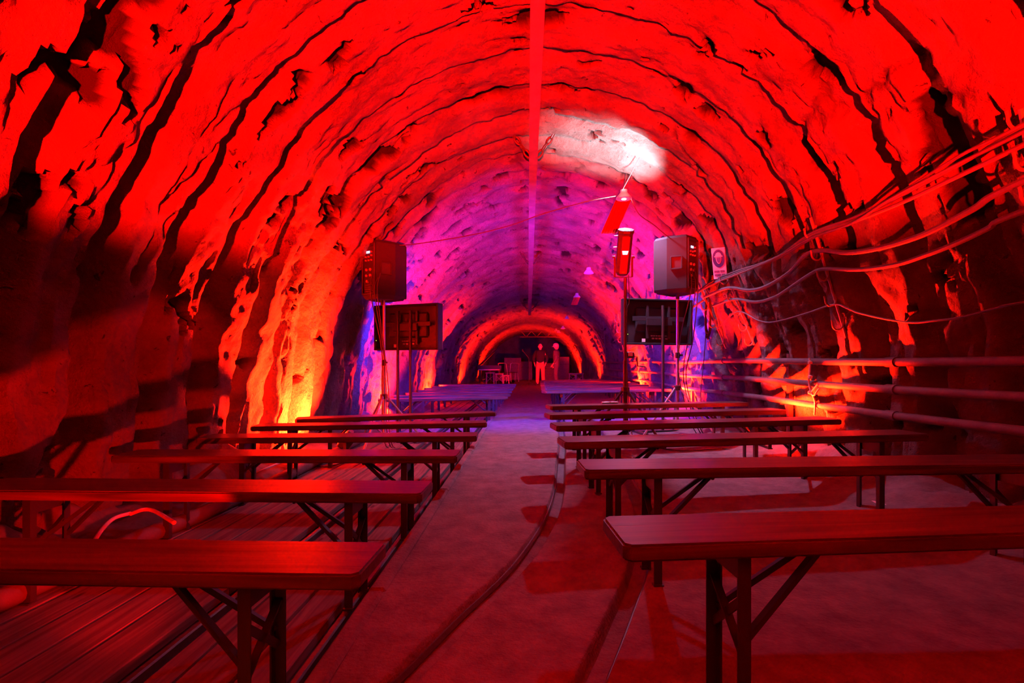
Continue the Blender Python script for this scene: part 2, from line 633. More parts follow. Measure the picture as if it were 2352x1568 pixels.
# raised kerb strip of the walkway, cast in lengths
kerb = tag(empty('trim_1'), 'narrow raised concrete kerb along the left walkway edge', kind='structure')
y = -4.4
while y < 30:
    L = 1.6 if y < 14 else 4
    mb = MB().box((EDGE + .035, y + L / 2, -.08), (.07, L - .008, .20), bevel=.012)
    mb.build('kerb_length', M_CONC, kerb)
    y += L

# dirt under the boards and a bank of rubble towards the wall
gx = np.linspace(-3.0, EDGE, 70)
gy = np.r_[np.arange(-4.5, 9, .08), np.arange(9, 31.9, .5)]
GX, GY = np.meshgrid(gx, gy, indexing='ij')
GZ = ZL - .06 + .02 * fbm(GX * 3, GY * 3, GX * 0, 3, 3)
bank = np.clip(-GX - 2.12, 0, 1)
GZ += bank * .55 * (1 + .9 * fbm(GX * 3.2, GY * 2.6, GX * 0, 4, 25)) + (bank > 0) * .03 * fbm(GX * 12, GY * 12, GX * 0, 3, 29)
q = np.arange(GX.size).reshape(GX.shape)
mb = MB()
mb.add(np.stack([GX, GY, GZ], -1).reshape(-1, 3).tolist(), np.stack([q[:-1, :-1], q[1:, :-1], q[1:, 1:], q[:-1, 1:]], -1).reshape(-1, 4).tolist())
tag(mb.build('ground', M_EARTH, smooth=True), 'dark rubble and dirt along the foot of the left wall', kind='structure')

boards = tag(empty('floor_left'), 'grey floor boards laid lengthwise under the left benches', kind='structure')
cols = [(-2.20, -2.07), (-2.06, -1.895), (-1.885, -1.725), (-1.715, -1.562), (-1.552, -1.365), (-1.235, -1.142), (-1.132, -.958), (-.948, -.80)]
for ci, (a, b) in enumerate(cols):
    y = -3.2 - .5 * (ci % 3)
    while y < 17:
        L = random.choice((2.4, 3.0, 3.6))
        dz = random.uniform(-.004, .004)
        mb = MB().box(((a + b) / 2, y + L / 2, ZL - .0225 + dz), (b - a - .004, L - .006, .045), bevel=.004)
        mb.build('floor_board', M_PLANK, boards)
        y += L

for nm, rail, z, lab in (('track_rail', RAIL1, -.05, 'curving sunken rail in the concrete between walkway and right benches'),
                         ('track_rail', RAIL2, -.05, 'curving sunken rail under the ends of the right benches')):
    pts = spline([Vector((a, b, z)) for a, b in rail if b < 12], 6)
    off = -.035 if rail is RAIL1 else .04
    mb = MB()
    mb.tube([p + Vector((off * .5, 0, .012)) for p in pts], .017, 6)
    tag(mb.build(nm, M_RAIL, smooth=True), lab, 'rail')
for x, lab in ((-1.30, 'straight steel rail between the floor boards on the left'), (-.755, 'straight steel rail in the gutter beside the walkway kerb')):
    mb = MB()
    mb.box((x, 6.5, ZL - .03), (.03, 21, .05), bevel=.006)
    mb.box((x, 6.5, ZL - .055), (.07, 21, .012))
    tag(mb.build('track_rail', M_RAIL), lab, 'rail')

# ------------------------------------------------------------------ benches
HB, WB, TB = .49, .235, .042


def make_bench(L):
    root = empty('beer_bench')
    h = L / 2
    c = .018
    poly = [(-h + c, 0), (h - c, 0), (h, c), (h, WB - c), (h - c, WB), (-h + c, WB), (-h, WB - c), (-h, c)]
    bm = bmesh.new()
    vb = [bm.verts.new((x, y, HB - TB)) for x, y in poly]
    f = bm.faces.new(vb)
    r = bmesh.ops.extrude_face_region(bm, geom=[f])
    for v in r['geom']:
        if isinstance(v, bmesh.types.BMVert): v.co.z = HB
    bmesh.ops.recalc_face_normals(bm, faces=bm.faces)
    ed = [e for e in bm.edges if abs(e.verts[0].co.z - e.verts[1].co.z) < 1e-6]
    bmesh.ops.bevel(bm, geom=ed, offset=.006, segments=2, affect='EDGES')
    me = bpy.data.meshes.new('seat_board')
    bm.to_mesh(me)
    bm.free()
    me.materials.append(M_BENCH)
    o = bpy.data.objects.new('seat_board', me)
    COL.objects.link(o)
    o.parent = root
    for s in (-1, 1):
        xe = s * (h - .31)
        for y in (.03, WB - .03):
            # angle-iron leg
            mb = MB().box((xe, y, (HB - TB) / 2), (.034, .005, HB - TB)).box((xe - s * .015, y + (.012 if y < .1 else -.012), (HB - TB) / 2), (.005, .026, HB - TB))
            mb.box((xe, y, .004), (.042, .03, .008))
            mb.build('leg', M_STEEL, root)
        mb = MB().prism([(.03, .0), (WB - .03, .0), (WB - .05, -.07), (.05, -.07)], -.004, .004,
                        Matrix(((0, 0, 1), (1, 0, 0), (0, 1, 0))), (xe, 0, HB - TB))
        mb.build('gusset_plate', M_STEEL, root)
        mb = MB().bar((xe, .04, .20), (xe, WB - .04, .33), .022, .006)
        mb.bar((xe, .04, .33), (xe, WB - .04, .20), .006, .022)
        mb.build('cross_strap', M_STEEL, root)
        xi = xe - s * .25
        for y, yc in ((.035, WB / 2 - .02), (WB - .035, WB / 2 + .02)):
            mb = MB().bar((xe - s * .01, y, HB - .25), (xi, yc, HB - TB - .012), .016, .016)
            mb.build('brace', M_STEEL, root)
        mb = MB().box((xi - s * .0, WB / 2, HB - TB - .006), (.07, .11, .012)).tube([(xi, WB / 2 - .05, HB - TB - .016), (xi, WB / 2 + .05, HB - TB - .016)], .007, 6)
        mb.build('hinge_plate', M_STEEL, root)
    return root


ORD = ['first', 'second', 'third', 'fourth', 'fifth', 'sixth', 'seventh', 'eighth', 'ninth', 'tenth', 'eleventh', 'twelfth', 'thirteenth']
# right end (pixel on the front upper edge), left end
LZ = ZL + HB
left = [((823, 1320), (0, 1308)), ((967, 1134), (0, 1126)), ((1049, 1047.5), (239, 1047)), ((1095, 1001.6), (452, 1006)),
        ((1119, 971), (600, 979)), ((1141, 947), (700, 962)), ((1168, 911), (896, 917)), ((1174, 904.6), (925, 909)),
        ((1177, 898), (950, 902)), ((1180, 892.6), (978, 896)), ((1183, 889), (1000, 891.5)), ((1185, 885.5), (1022, 887.5)), ((1187, 881.7), (1045, 883))]
right = [((1435, 1253), (2352, 1224)), ((1344, 1079), (2352, 1066)), ((1298, 1015.6), (2180, 996)), ((1279, 978), (1966, 962)),
         ((1264, 953), (1819, 941)), ((1265, 932.7), (1730, 924)), ((1254, 898), (1544, 893)), ((1253, 892.5), (1520, 888)),
         ((1252, 887.5), (1498, 883.5)), ((1251, 883.5), (1478, 879.5)), ((1250, 879.5), (1462, 876)), ((1249.5, 876), (1448, 873)), ((1249, 873), (1436, 870.5))]
pl = make_bench(2.0)
pr = make_bench(2.28)
for i, (a, b) in enumerate(left):
    fr, fl = at(*a, LZ), at(*b, LZ)
    d = (fl - fr).normalized()
    c = fr + d * 1.0
    o = pl if i == 0 else copy_tree(pl)
    o.location = (c.x, c.y, ZL)
    o.rotation_euler.z = math.atan2(-d.y, -d.x)
    lab = 'dark wooden folding bench left of the walkway, %s' % ('nearest to the viewer' if i == 0 else ('farthest of its row' if i == 12 else '%s counted from the viewer' % ORD[i]))
    tag(o, lab, 'bench', 'folding benches left of the walkway')
for i, (a, b) in enumerate(right):
    fl, fr = at(*a, HB), at(*b, HB)
    d = (fr - fl).normalized()
    c = fl + d * 1.14
    o = pr if i == 0 else copy_tree(pr)
    o.location = (c.x, c.y, 0)
    o.rotation_euler.z = math.atan2(d.y, d.x)
    lab = 'dark wooden folding bench right of the walkway, %s' % ('nearest to the viewer' if i == 0 else ('farthest of its row' if i == 12 else '%s counted from the viewer' % ORD[i]))
    tag(o, lab, 'bench', 'folding benches right of the walkway')
for p, c, z, s in ((pl, (-1.42, -1.5), ZL, 'left'), (pr, (1.4, -1.5), 0, 'right')):  # unseen bench rows added to cast shadows from the rear flood onto the walls
    o = copy_tree(p)
    o.location = (c[0], c[1], z)
    o.rotation_euler.z = 0
    tag(o, 'unseen folding bench added behind the viewer to cast shadows, %s of the walkway' % s, 'bench', 'folding benches %s of the walkway' % s)


# ------------------------------------------------------------------ red LED floods along the walls
def flood(loc, aim, power, label, size=150, col=RED, blend=.6, rad=.05):
    root = empty('flood_light', loc)
    a = Vector(aim).normalized()
    q = a.to_track_quat('Z', 'Y').to_matrix()
    c = Vector((0, 0, .17))
    mb = MB()
    mb.box(c, (.24, .20, .07), q, .008)
    for k in range(9):                                     # cooling fins on the back
        mb.box(c + q @ Vector((-.1 + .025 * k, 0, -.06)), (.006, .19, .06), q)
    mb.build('housing', M_BLACK, root)
    MB().box(c + q @ Vector((0, 0, .036)), (.20, .16, .004), q).build('lens', M_LEDR, root)
    x = q @ Vector((1, 0, 0))
    mb = MB()
    for s in (-1, 1):
        mb.bar(c + x * .13 * s, Vector((x.x * .13 * s, x.y * .13 * s, .015)), .03, .006)
    mb.bar(Vector((-x.x * .14, -x.y * .14, .008)), Vector((x.x * .14, x.y * .14, .008)), .04, .012)
    mb.build('yoke', M_STEEL, root)
    L = bpy.data.lights.new('flood_beam', 'SPOT')
    L.energy = power
    L.color = col
    L.spot_size = R(size)
    L.spot_blend = blend
    L.shadow_soft_size = rad
    lo = bpy.data.objects.new('flood_beam', L)
    COL.objects.link(lo)
    lo.parent = root
    lo.location = c + a * .06
    lo.rotation_euler = (-a).to_track_quat('Z', 'Y').to_euler()
    tag(root, label, 'flood light', 'red LED floods along the tunnel')
    return root


flood((-.05, -2.9, -.02), (0, .616, .788), P_REAR, 'red LED flood standing behind the viewer on the walkway', 87, DEEP_RED, .16)
flood((-.62, .98, ZL - .02), (-.69, .70, .15), P_SIDE, 'red LED flood beside the kerb below the viewer, aimed low at the left wall', 36, DEEP_RED, .3, .02)
flood((.75, 17.2, 0), (-.1, .9, .22), 2600, 'red LED flood on the floor in front of the two people', 44, RED, .5)
FL = [(-2.0, 5.5, (-1, -.3, .8), 9.5), (-2.1, 8.7, (-.9, -.1, .9), 2.4), (-2.1, 12.5, (-.9, -.1, .9), 2.2), (-2.15, 18.4, (-.3, .1, 1), 1.0), (-2.15, 25.3, (-.2, .1, 1), .7)]
FR = [(2.24, 4.75, (.6, -.02, 1), 4.0), (2.3, 8.3, (.8, -.1, .9), 2.2), (2.3, 11.7, (.8, -.1, .9), 2.2), (2.3, 18.4, (.3, .1, 1), 1.0), (2.3, 25.3, (.2, .1, 1), .7)]
for i, (x, y, a, p) in enumerate(FL):
    flood((x, y, ZL + .03), a, P_FLOOD * p, 'black finned LED flood at the left wall, %s from the viewer' % ORD[i], 118 if i == 0 else 146)
for i, (x, y, a, p) in enumerate(FR):
    flood((x, y, .13), a, P_FLOOD * p, 'black finned LED flood at the right wall, %s from the viewer' % ORD[i], 132 if i == 0 else 146)


# ------------------------------------------------------------------ monorail beam under the crown
def crown(y):
    i = int(np.argmax(PZ))
    return CZ + PZ[i] * squash(y)


def beam_z(y):
    return crown(max(y, 1)) - .34


root = empty('monorail_beam', (0, 0, 0))
bx = .065
segs = [(-4.0, 2.2), (2.2, 7.35), (7.35, 12.2), (12.2, 16.3)]
for a, b in segs:
    mb = MB()
    za, zb = beam_z(a), beam_z(b)
    for dz, w, h in ((0, .095, .012), (.13, .095, .012)):
        mb.bar((bx, a, za + dz), (bx, b - .006, zb + dz), w, h)
    mb.bar((bx, a, za + .065), (bx, b - .006, zb + .065), .012, .12)
    mb.build('beam_section', M_BEAM, root)
for a, b in segs[1:]:
    za = beam_z(a)
    mb = MB().box((bx, a, za + .065), (.10, .16, .10), bevel=.006)
    for sx in (-1, 1):
        for sy in (-.05, .05):
            mb.tube([(bx + sx * .045, a + sy, za + .07), (bx + sx * .062, a + sy, za + .07)], .012, 6)
    mb.build('splice_plate', M_BEAM, root)
tag(root, 'grey steel monorail beam hung lengthwise under the tunnel crown', 'beam')


def chain(a, b, label):
    a, b = Vector(a), Vector(b)
    root = empty('hanging_chain', a)
    n = max(3, int((b - a).length / .080))
    d = (b - a).normalized()
    ring = MB()
    pts = []
    for k in range(13):
        t = 2 * math.pi * k / 12
        pts.append(Vector((.026 * math.cos(t), 0, .050 * math.sin(t))))
    ring.tube(pts, .0115, 6, cap=False)
    me = ring.mesh('link', M_CHAIN, True)
    q = d.to_track_quat('Z', 'Y')
    for k in range(n):
        o = bpy.data.objects.new('link', me)
        COL.objects.link(o)
        o.parent = root
        o.location = d * ((k + .5) / n * (b - a).length)
        o.rotation_mode = 'QUATERNION'
        o.rotation_quaternion = q @ Matrix.Rotation(math.pi / 2 * (k % 2), 3, 'Z').to_quaternion()
    tag(root, label, 'chain', 'chains holding the monorail beam')


for y, w in ((5.75, 'nearest to the viewer'), (10.6, 'over the middle benches'), (15.6, 'at the far end of the beam')):
    zb, zc = beam_z(y) + .05, crown(y)
    for s, side in ((-1, 'left'), (1, 'right')):
        x = bx + s * .26
        h = NU // 2
        chain((x, y - .05, zc + .0 - .02), (bx + s * .05, y, zb), 'iron chain %s of the monorail beam, %s' % (side, w))

# ------------------------------------------------------------------ pipes along the right wall
PX_R = 2.60
for z0, z1, lab in ((.935, .955, 'topmost of three grey pipes along the right wall'), (.745, .735, 'middle of three grey pipes along the right wall'),
                    (.565, .525, 'lowest of three grey pipes along the right wall')):
    mb = MB()
    pts = [Vector((PX_R + .03 * math.sin(y * .7), y, z0 + (z1 - z0) * min(1, max(0, (y - 2.5) / 5)) + .008 * math.sin(y * 1.3))) for y in np.arange(-3.5, 17.1, .5)]
    mb.tube(pts, .029, 12)
    for y in (.6, 3.6, 6.6, 9.6, 12.6):
        p = Vector((PX_R + .03 * math.sin(y * .7), y, z0 + (z1 - z0) * min(1, max(0, (y - 2.5) / 5)) + .008 * math.sin(y * 1.3)))
        mb.tube([p - Vector((0, .05, 0)), p + Vector((0, .05, 0))], .036, 12)
    tag(mb.build('wall_pipe', M_PIPE, smooth=True), lab, 'pipe', 'pipes along the right wall')
for i, y in enumerate((1.2, 5.1, 8.1, 11.4, 14.4)):
    mb = MB().bar((PX_R + .07, y, .03), (PX_R + .07, y, 1.02), .045, .045)
    for z in (.93, .74, .55):
        mb.bar((PX_R + .07, y, z - .036), (PX_R - .02, y, z - .036), .03, .012)
    tag(mb.build('pipe_post', M_RAIL), 'iron post bracketing the right wall pipes, %s from the viewer' % ORD[i], 'post', 'posts of the pipe rail')
# pipe lying on the floor on the left
pts = spline([(-2.22, -.5, ZL + .05), (-2.17, 1.2, ZL + .05), (-2.16, 2.7, ZL + .05), (-2.10, 3.4, ZL + .05), (-2.10, 5.0, ZL + .05), (-2.16, 7.5, ZL + .05)], 5)
tag(MB().tube(pts, .048, 12).build('floor_pipe', M_PIPE, smooth=True), 'thick grey pipe lying along the left edge of the floor boards', 'pipe')


# ------------------------------------------------------------------ cables and hooks on the right wall
def on_wall(px, py, off=.14):
    """where the ray through the pixel meets the right wall, off metres in front of it"""
    x, z = 2.5, 1.5
    for _ in range(30):
        y = F * x / (px - VX)
        z = CZ + (VY - py) / F * y
        x = wall_x(min(z, 3.2), y, 1) - off
    y = F * x / (px - VX)
    return Vector((x, y, CZ + (VY - py) / F * y))


C1 = [(2352, 285), (2200, 365), (2050, 450), (1960, 500), (1860, 540), (1780, 590), (1700, 620), (1640, 645), (1605, 665)]
C2 = [(2352, 332), (2200, 405), (2060, 470), (1950, 512), (1870, 537), (1790, 588), (1705, 622), (1640, 648)]
C3 = [(2352, 415), (2235, 480), (2140, 530), (2077, 554), (2012, 571), (1947, 580), (1888, 575), (1850, 586), (1814, 625), (1761, 657), (1721, 666), (1671, 661), (1618, 682)]
C4 = [(2352, 484), (2272, 523), (2198, 558), (2120, 588), (2055, 608), (1968, 619), (1893, 617), (1860, 630), (1814, 661), (1779, 682), (1736, 693), (1686, 687), (1639, 702)]
C5 = [(2352, 694), (2316, 701), (2272, 712), (2207, 729), (2142, 737), (2099, 741), (2055, 736), (2012, 728), (1968, 717), (1947, 708), (1914, 699), (1850, 720), (1779, 739), (1743, 736), (1693, 716), (1646, 757)]


def cable(pts, r, m, label, n=8, k=5, name='cable', group=None):
    o = MB().tube(spline(pts, k), r, n).build(name, m, smooth=True)
    return tag(o, label, 'cable', group)


def ext(ps):
    """the run goes on past the frame towards the viewer's back"""
    a = ps[0]
    return [Vector((a.x + .05, -.6, a.z + .15)), Vector((a.x + .02, a.y * .45, a.z + .06))] + ps


G = 'cables hooked along the right wall'
for j, (dx, dz, nm) in enumerate(((0, 0, 'top strand'), (.015, -.018, 'middle strand'), (-.012, -.03, 'bottom strand'))):
    ps = [on_wall(*c, .30) + Vector((dx, 0, dz + .012 * math.sin(i * 2.1 + j * 2))) for i, c in enumerate(C1)]
    cable(ext(ps), .009, M_CABLE_G, 'thin grey cable, %s of the uppermost bundle on the right wall' % nm, 6, group=G)
cable(ext([on_wall(*c, .30) for c in C2]), .013, M_CABLE_G, 'grey cable just beneath the uppermost bundle on the right wall', group=G)
cable(ext([on_wall(*c, .30) for c in C3]), .018, M_CABLE_G, 'thick grey cable sagging below the bundle on the right wall', group=G)
cable(ext([on_wall(*c, .30) for c in C4]), .015, M_CABLE_G, 'lower grey cable sagging over hooks on the right wall', group=G)
cable(ext([on_wall(*c, .30) for c in C5]), .007, M_CABLE_G, 'thin wavy wire hanging lowest on the right wall', 6, group=G)


def hook_bar(top, bot, hooks, label, r=.011):
    a, b = on_wall(*top, .20), on_wall(*bot, .20)
    root = empty('hook_bar', b)
    MB().tube([a - b, (a + b) / 2 - b, Vector((0, 0, 0))], r, 6).build('bar', M_HOOK, root, True)
    for t in hooks:
        p = a.lerp(b, t) - b
        pts = [p + Vector((0, -.012, .05))]
        for k in range(9):
            g = math.pi * k / 8
            pts.append(p + Vector((-.05 + .05 * math.cos(g), -.012 - .02 * k / 8, -.055 * math.sin(g))))
        pts.append(pts[-1] + Vector((-.006, 0, .022)))
        MB().tube(spline(pts, 2), .0075, 6).build('hook', M_HOOK, root, True)
    tag(root, label, 'hook bar', 'cable hook bars on the right wall')


hook_bar((2345, 250), (2420, 700), (.05, .25, .42, .6, .78), 'steel hook bar at the right edge of the picture')
hook_bar((1862, 500), (1944, 775), (.12, .3, .47, .68, .88), 'dark hook bar on the right wall beside the bright flood glow')
hook_bar((1655, 600), (1732, 792), (.22, .42, .6, .78, .95), 'glowing orange hook bar beneath the white sign')
hook_bar((1600, 640), (1668, 800), (.15, .4, .65, .9), 'hook bar between the coiled black cable and the sign')
for i, (a, b) in enumerate((((1476, 690), (1490, 800)), ((1420, 720), (1432, 810)), ((1385, 740), (1392, 815)))):
    hook_bar(a, b, (.15, .4, .65, .9), 'small distant hook bar on the right wall, %s beyond the screens' % ORD[i], .009)
for i, ps in enumerate(([(1600, 668), (1540, 700), (1476, 735), (1440, 745), (1410, 770)], [(1615, 690), (1550, 730), (1480, 760), (1438, 765), (1408, 785)], [(1500, 772), (1470, 790), (1436, 805), (1410, 800)])):
    cable([on_wall(*c, .30) for c in ps], .012, M_CABLE_G, 'far stretch of wall cable behind the right screen, %s' % ('upper', 'middle', 'lower')[i], 6, group=G)
# coil of black cable hanging on the wall
mb = MB()
c = on_wall(1628, 715, .22)
for j in range(9):
    pts = []
    w, h = .085 + .012 * random.random(), .27 + .03 * random.random()
    for k in range(25):
        t = 2 * math.pi * k / 24
        pts.append(c + Vector((.02 * random.random() - .02, (w * math.cos(t)) + random.uniform(-.008, .008), h * math.sin(t) - .04 * (j % 3))))
    mb.tube(spline(pts, 2), .008, 6)
tag(mb.build('cable_coil', M_CABLE, smooth=True), 'coil of black cable hanging on the right wall by the speaker', 'cable coil')
cable([c + Vector((-.02, .05, -.3)), c + Vector((-.05, .06, -.7)), c + Vector((-.1, .02, -1.1)), c + Vector((-.12, -.1, -1.5)), c + Vector((-.2, -.3, -1.58))], .006, M_CABLE, 'thin black lead dropping from the wall coil to the floor', 6)

# ------------------------------------------------------------------ sign: head protection pictogram
p = on_wall(1652, 605, .24)
sr = empty('safety_sign', p)
sw, sh = .165, .36
nrm = Vector((-.72, -.62, -.32)).normalized()
xax = Vector((0, 0, 1)).cross(nrm).normalized()
yax = nrm.cross(xax).normalized()
Ms = Matrix((xax, yax, nrm)).transposed()
Ms = Ms @ Matrix.Rotation(R(-4), 3, 'Z')
MB().box((0, 0, 0), (sw, sh, .006), Ms, .002).build('panel', M_SIGNWHITE, sr)


def disc(rx, ry, cx, cy, a0=0, a1=360, n=28):
    return [(cx + rx * math.cos(R(a0 + (a1 - a0) * k / n)), cy + ry * math.sin(R(a0 + (a1 - a0) * k / n))) for k in range(n + (0 if a1 - a0 == 360 else 1))]


MB().prism(disc(.074, .105, 0, .058), .003, .005, Ms).build('blue_disc', M_SIGNBLUE, sr)
mb = MB().prism(disc(.038, .045, 0, .085, 0, 180), .005, .0065, Ms)
mb.prism([(-.048, .078), (.048, .078), (.05, .088), (-.05, .088)], .005, .0065, Ms)
mb.build('helmet_shape', M_SIGNWHITE, sr)
MB().prism(disc(.034, .075, 0, .074, 180, 360), .005, .006, Ms).build('head_shape', M_SIGNWHITE, sr)
MB().prism(disc(.027, .064, 0, .072, 180, 360), .006, .007, Ms).build('face_shape', M_LETTER, sr)
mb = MB()
for row, spec in enumerate(((5, 4), (6, 3))):
    yy = -.092 - row * .042
    x = -.066
    for wi, nl in enumerate(spec):
        wd = .0105
        for k in range(nl):
            for sx in (0, .006):
                mb.prism([(x + sx, yy - .013), (x + sx + .0028, yy - .013), (x + sx + .0028, yy + .013), (x + sx, yy + .013)], .003, .0045, Ms)
            zz = yy + random.choice((-.011, 0, .010))
            mb.prism([(x, zz - .002), (x + .0088, zz - .002), (x + .0088, zz + .002), (x, zz + .002)], .003, .0045, Ms)
            x += wd + .0022
        x += .012
mb.build('lettering', M_LETTER, sr)
tag(sr, 'white safety sign with blue helmeted-head pictogram on the right wall', 'sign')


# ------------------------------------------------------------------ loudspeakers on tripods
def tripod(mb_list, h, spread, zhub, rot, m, root, r=.014):
    for k in range(3):
        a = rot + k * 2 * math.pi / 3
        e = Vector((math.cos(a) * spread, math.sin(a) * spread, .012))
        mb = MB().tube([(math.cos(a) * .03, math.sin(a) * .03, zhub), e], r, 8)
        mb.tube([e + Vector((0, 0, -.012)), e + Vector((0, 0, .035))], r * 1.5, 8)
        mb.build('leg', m, root, True)
        mid = Vector((math.cos(a) * spread * .55, math.sin(a) * spread * .55, zhub * .45 + .006))
        MB().bar(mid, (0, 0, zhub * .22), .02, .006).build('brace', m, root)


def speaker_stand(loc, h, rot, label, zhub=.62):
    root = empty('speaker_stand', loc)
    MB().tube([(0, 0, zhub * .2), (0, 0, h * .58)], .020, 12).build('lower_tube', M_ALU, root, True)
    MB().tube([(0, 0, h * .55), (0, 0, h)], .016, 12).build('upper_tube', M_ALU, root, True)
    MB().lathe([(.026, zhub - .035), (.045, zhub - .03), (.045, zhub + .02), (.026, zhub + .03)], n=14).build('hub', M_BLACK, root, True)
    MB().lathe([(.026, h * .58 - .05), (.03, h * .58 - .045), (.03, h * .58 + .02), (.024, h * .58 + .025)], n=14).build('collar', M_BLACK, root, True)
    mb = MB().tube([(.02, -.02, h * .58 - .01), (.05, -.045, h * .58 - .01)], .014, 8)
    mb.build('clamp_knob', M_BLACK, root, True)
    tripod(None, h, .52, zhub, rot, M_ALU, root)
    tag(root, label, 'speaker stand', 'tripods under the loudspeakers')
    return root


def speaker(loc, rz, label, handle=1):
    """cabinet: local -y is the rear with the amplifier plate"""
    root = empty('loudspeaker', loc, rz)
    w, d, h = .42, .40, .70
    # trapezoid: wide front (+y), narrower rear with a chamfer, as a stage monitor
    poly = [(-w / 2, d / 2), (-w / 2, .02), (-w * .30, -d / 2), (w * .30, -d / 2), (w / 2, .02), (w / 2, d / 2)]
    mb = MB()
    n = len(poly)
    lv = [(0.0, .86), (.05, 1), (h - .03, 1), (h, .93)]
    vs, fs = [], []
    for z, s in lv:
        vs += [(x * s, y * s, z) for x, y in poly]
    for i in range(len(lv) - 1):
        fs += [(i * n + k, i * n + (k + 1) % n, (i + 1) * n + (k + 1) % n, (i + 1) * n + k) for k in range(n)]
    fs += [tuple(range(n)), tuple((len(lv) - 1) * n + k for k in range(n))]
    mb.add(vs, fs)
    mb.build('cabinet', M_CASE, root)
    # rear frame and amplifier plate
    yb = -d / 2
    mb = MB()
    for x in (-.105, .105):
        mb.box((x, yb - .008, h / 2), (.022, .03, h * .86), bevel=.004)
    for z in (.06, h - .05):
        mb.box((0, yb - .008, z), (.23, .03, .022), bevel=.004)
    mb.build('rear_frame', M_BLACK, root)
    am = MB().box((0, yb - .003, h / 2), (.17, .008, h * .78)).build('amplifier_plate', M_BLACK, root)
    MB().box((-.01, yb - .010, h * .80), (.055, .006, .026)).build('display', M_LCD, am)
    mb = MB()
    for i, (x, z) in enumerate(((.05, .80), (.05, .74), (-.05, .72), (0, .72), (-.05, .66), (0, .66), (.05, .66))):
        mb.tube([(x, yb - .006, h * z), (x, yb - .02, h * z)], .011, 10)
    mb.build('knobs', M_ALU, am)
    mb = MB()
    for x, z in ((-.04, .5), (.03, .5), (-.04, .40), (.03, .40), (-.03, .30)):
        mb.lathe([(.017, 0), (.017, .012), (.011, .012)], (x, yb - .006, h * z), 10, Matrix.Rotation(R(90), 3, 'X'))
    mb.build('sockets', M_ALU, am)
    for z in (.24, .20, .16, .12):
        MB().box((0, yb - .010, h * z), (.12, .012, .010)).build('cooling_fin', M_RAIL, am)
    # side grip recess
    ang = math.atan2(d / 2 + .02, w / 2 - w * .30)
    for s in (-1, 1):
        cx, cy = s * (w / 2 + w * .30) / 2, (.02 - d / 2) / 2
        rot = Matrix.Rotation(-s * (math.pi / 2 - ang) , 3, 'Z')
        mb = MB()
        for dz in (-.075, .075): mb.box((cx + s * .004, cy, h * .52 + dz), (.02, .13, .018), Matrix.Rotation(s * R(-22), 3, 'Z'), .003)
        for dy in (-.065, .065):
            mb.box(Vector((cx + s * .004, cy, h * .52)) + Matrix.Rotation(s * R(-22), 3, 'Z') @ Vector((0, dy, 0)), (.02, .018, .15), Matrix.Rotation(s * R(-22), 3, 'Z'), .003)
        mb.build('grip_rim', M_CASE, root)
        MB().box((cx + s * .001, cy, h * .52), (.012, .11, .13), Matrix.Rotation(s * R(-22), 3, 'Z')).build('grip_recess', M_BLACK, root)
    mb = MB().box((0, d / 2 + .012, h / 2), (w * .92, .03, h * .93), bevel=.01)
    mb.build('front_grille', M_BLACK, root)
    MB().lathe([(.024, -.06), (.024, 0)], (0, 0, .0), 10).build('pole_socket', M_BLACK, root)
    tag(root, label, 'loudspeaker', 'loudspeakers on tripods')
    return root


yl = 6.2
sl = Vector(((882 - VX) / F * yl, yl, ZL))
hs = CZ + (VY - 690) / F * yl - ZL
speaker_stand(sl, hs - .0, R(20), 'aluminium tripod stand under the left loudspeaker')
speaker((sl.x - .02, yl, ZL + hs), R(-33), 'black loudspeaker seen from behind on the left tripod')
yr = 6.3
sR = Vector(((1556 - VX) / F * yr, yr, .0))
hr = CZ + (VY - 676) / F * yr
speaker_stand(sR, hr, R(200), 'aluminium tripod stand under the right loudspeaker')
speaker((sR.x, yr, hr), R(42), 'black loudspeaker turned sideways on the right tripod')
for i, (x, z0) in enumerate(((-.03, .60), (.02, .42), (.05, .5))):
    cable([Vector((sl.x - .03 + x, yl - .22, ZL + hs + z0 * .6)), Vector((sl.x - .05 + x, yl - .27, ZL + hs + .05)), Vector((sl.x + x * .4, yl - .06, ZL + 1.2)),
           Vector((sl.x + .02 + x, yl - .05, ZL + .7)), Vector((sl.x + .1 + x, yl - .15, ZL + .02)), Vector((sl.x + .4 + x, yl + .3, ZL + .015))], .006, M_CABLE,
          'thin cable running down the left speaker stand, %s' % ('outer', 'middle', 'inner')[i], 6)
    cable([Vector((sR.x + .10 + x, yr - .18, hr + z0 * .6)), Vector((sR.x + .13 + x, yr - .23, hr + .05)), Vector((sR.x + .08 + x * 2, yr - .06, 1.25)),
           Vector((sR.x + .05 + x, yr - .03, .7)), Vector((sR.x + .25 + x, yr - .1, .03)), Vector((sR.x + .6, yr + .2 + x, .03))], .006, M_CABLE,
          'thin cable running down the right speaker stand, %s' % ('outer', 'middle', 'inner')[i], 6)


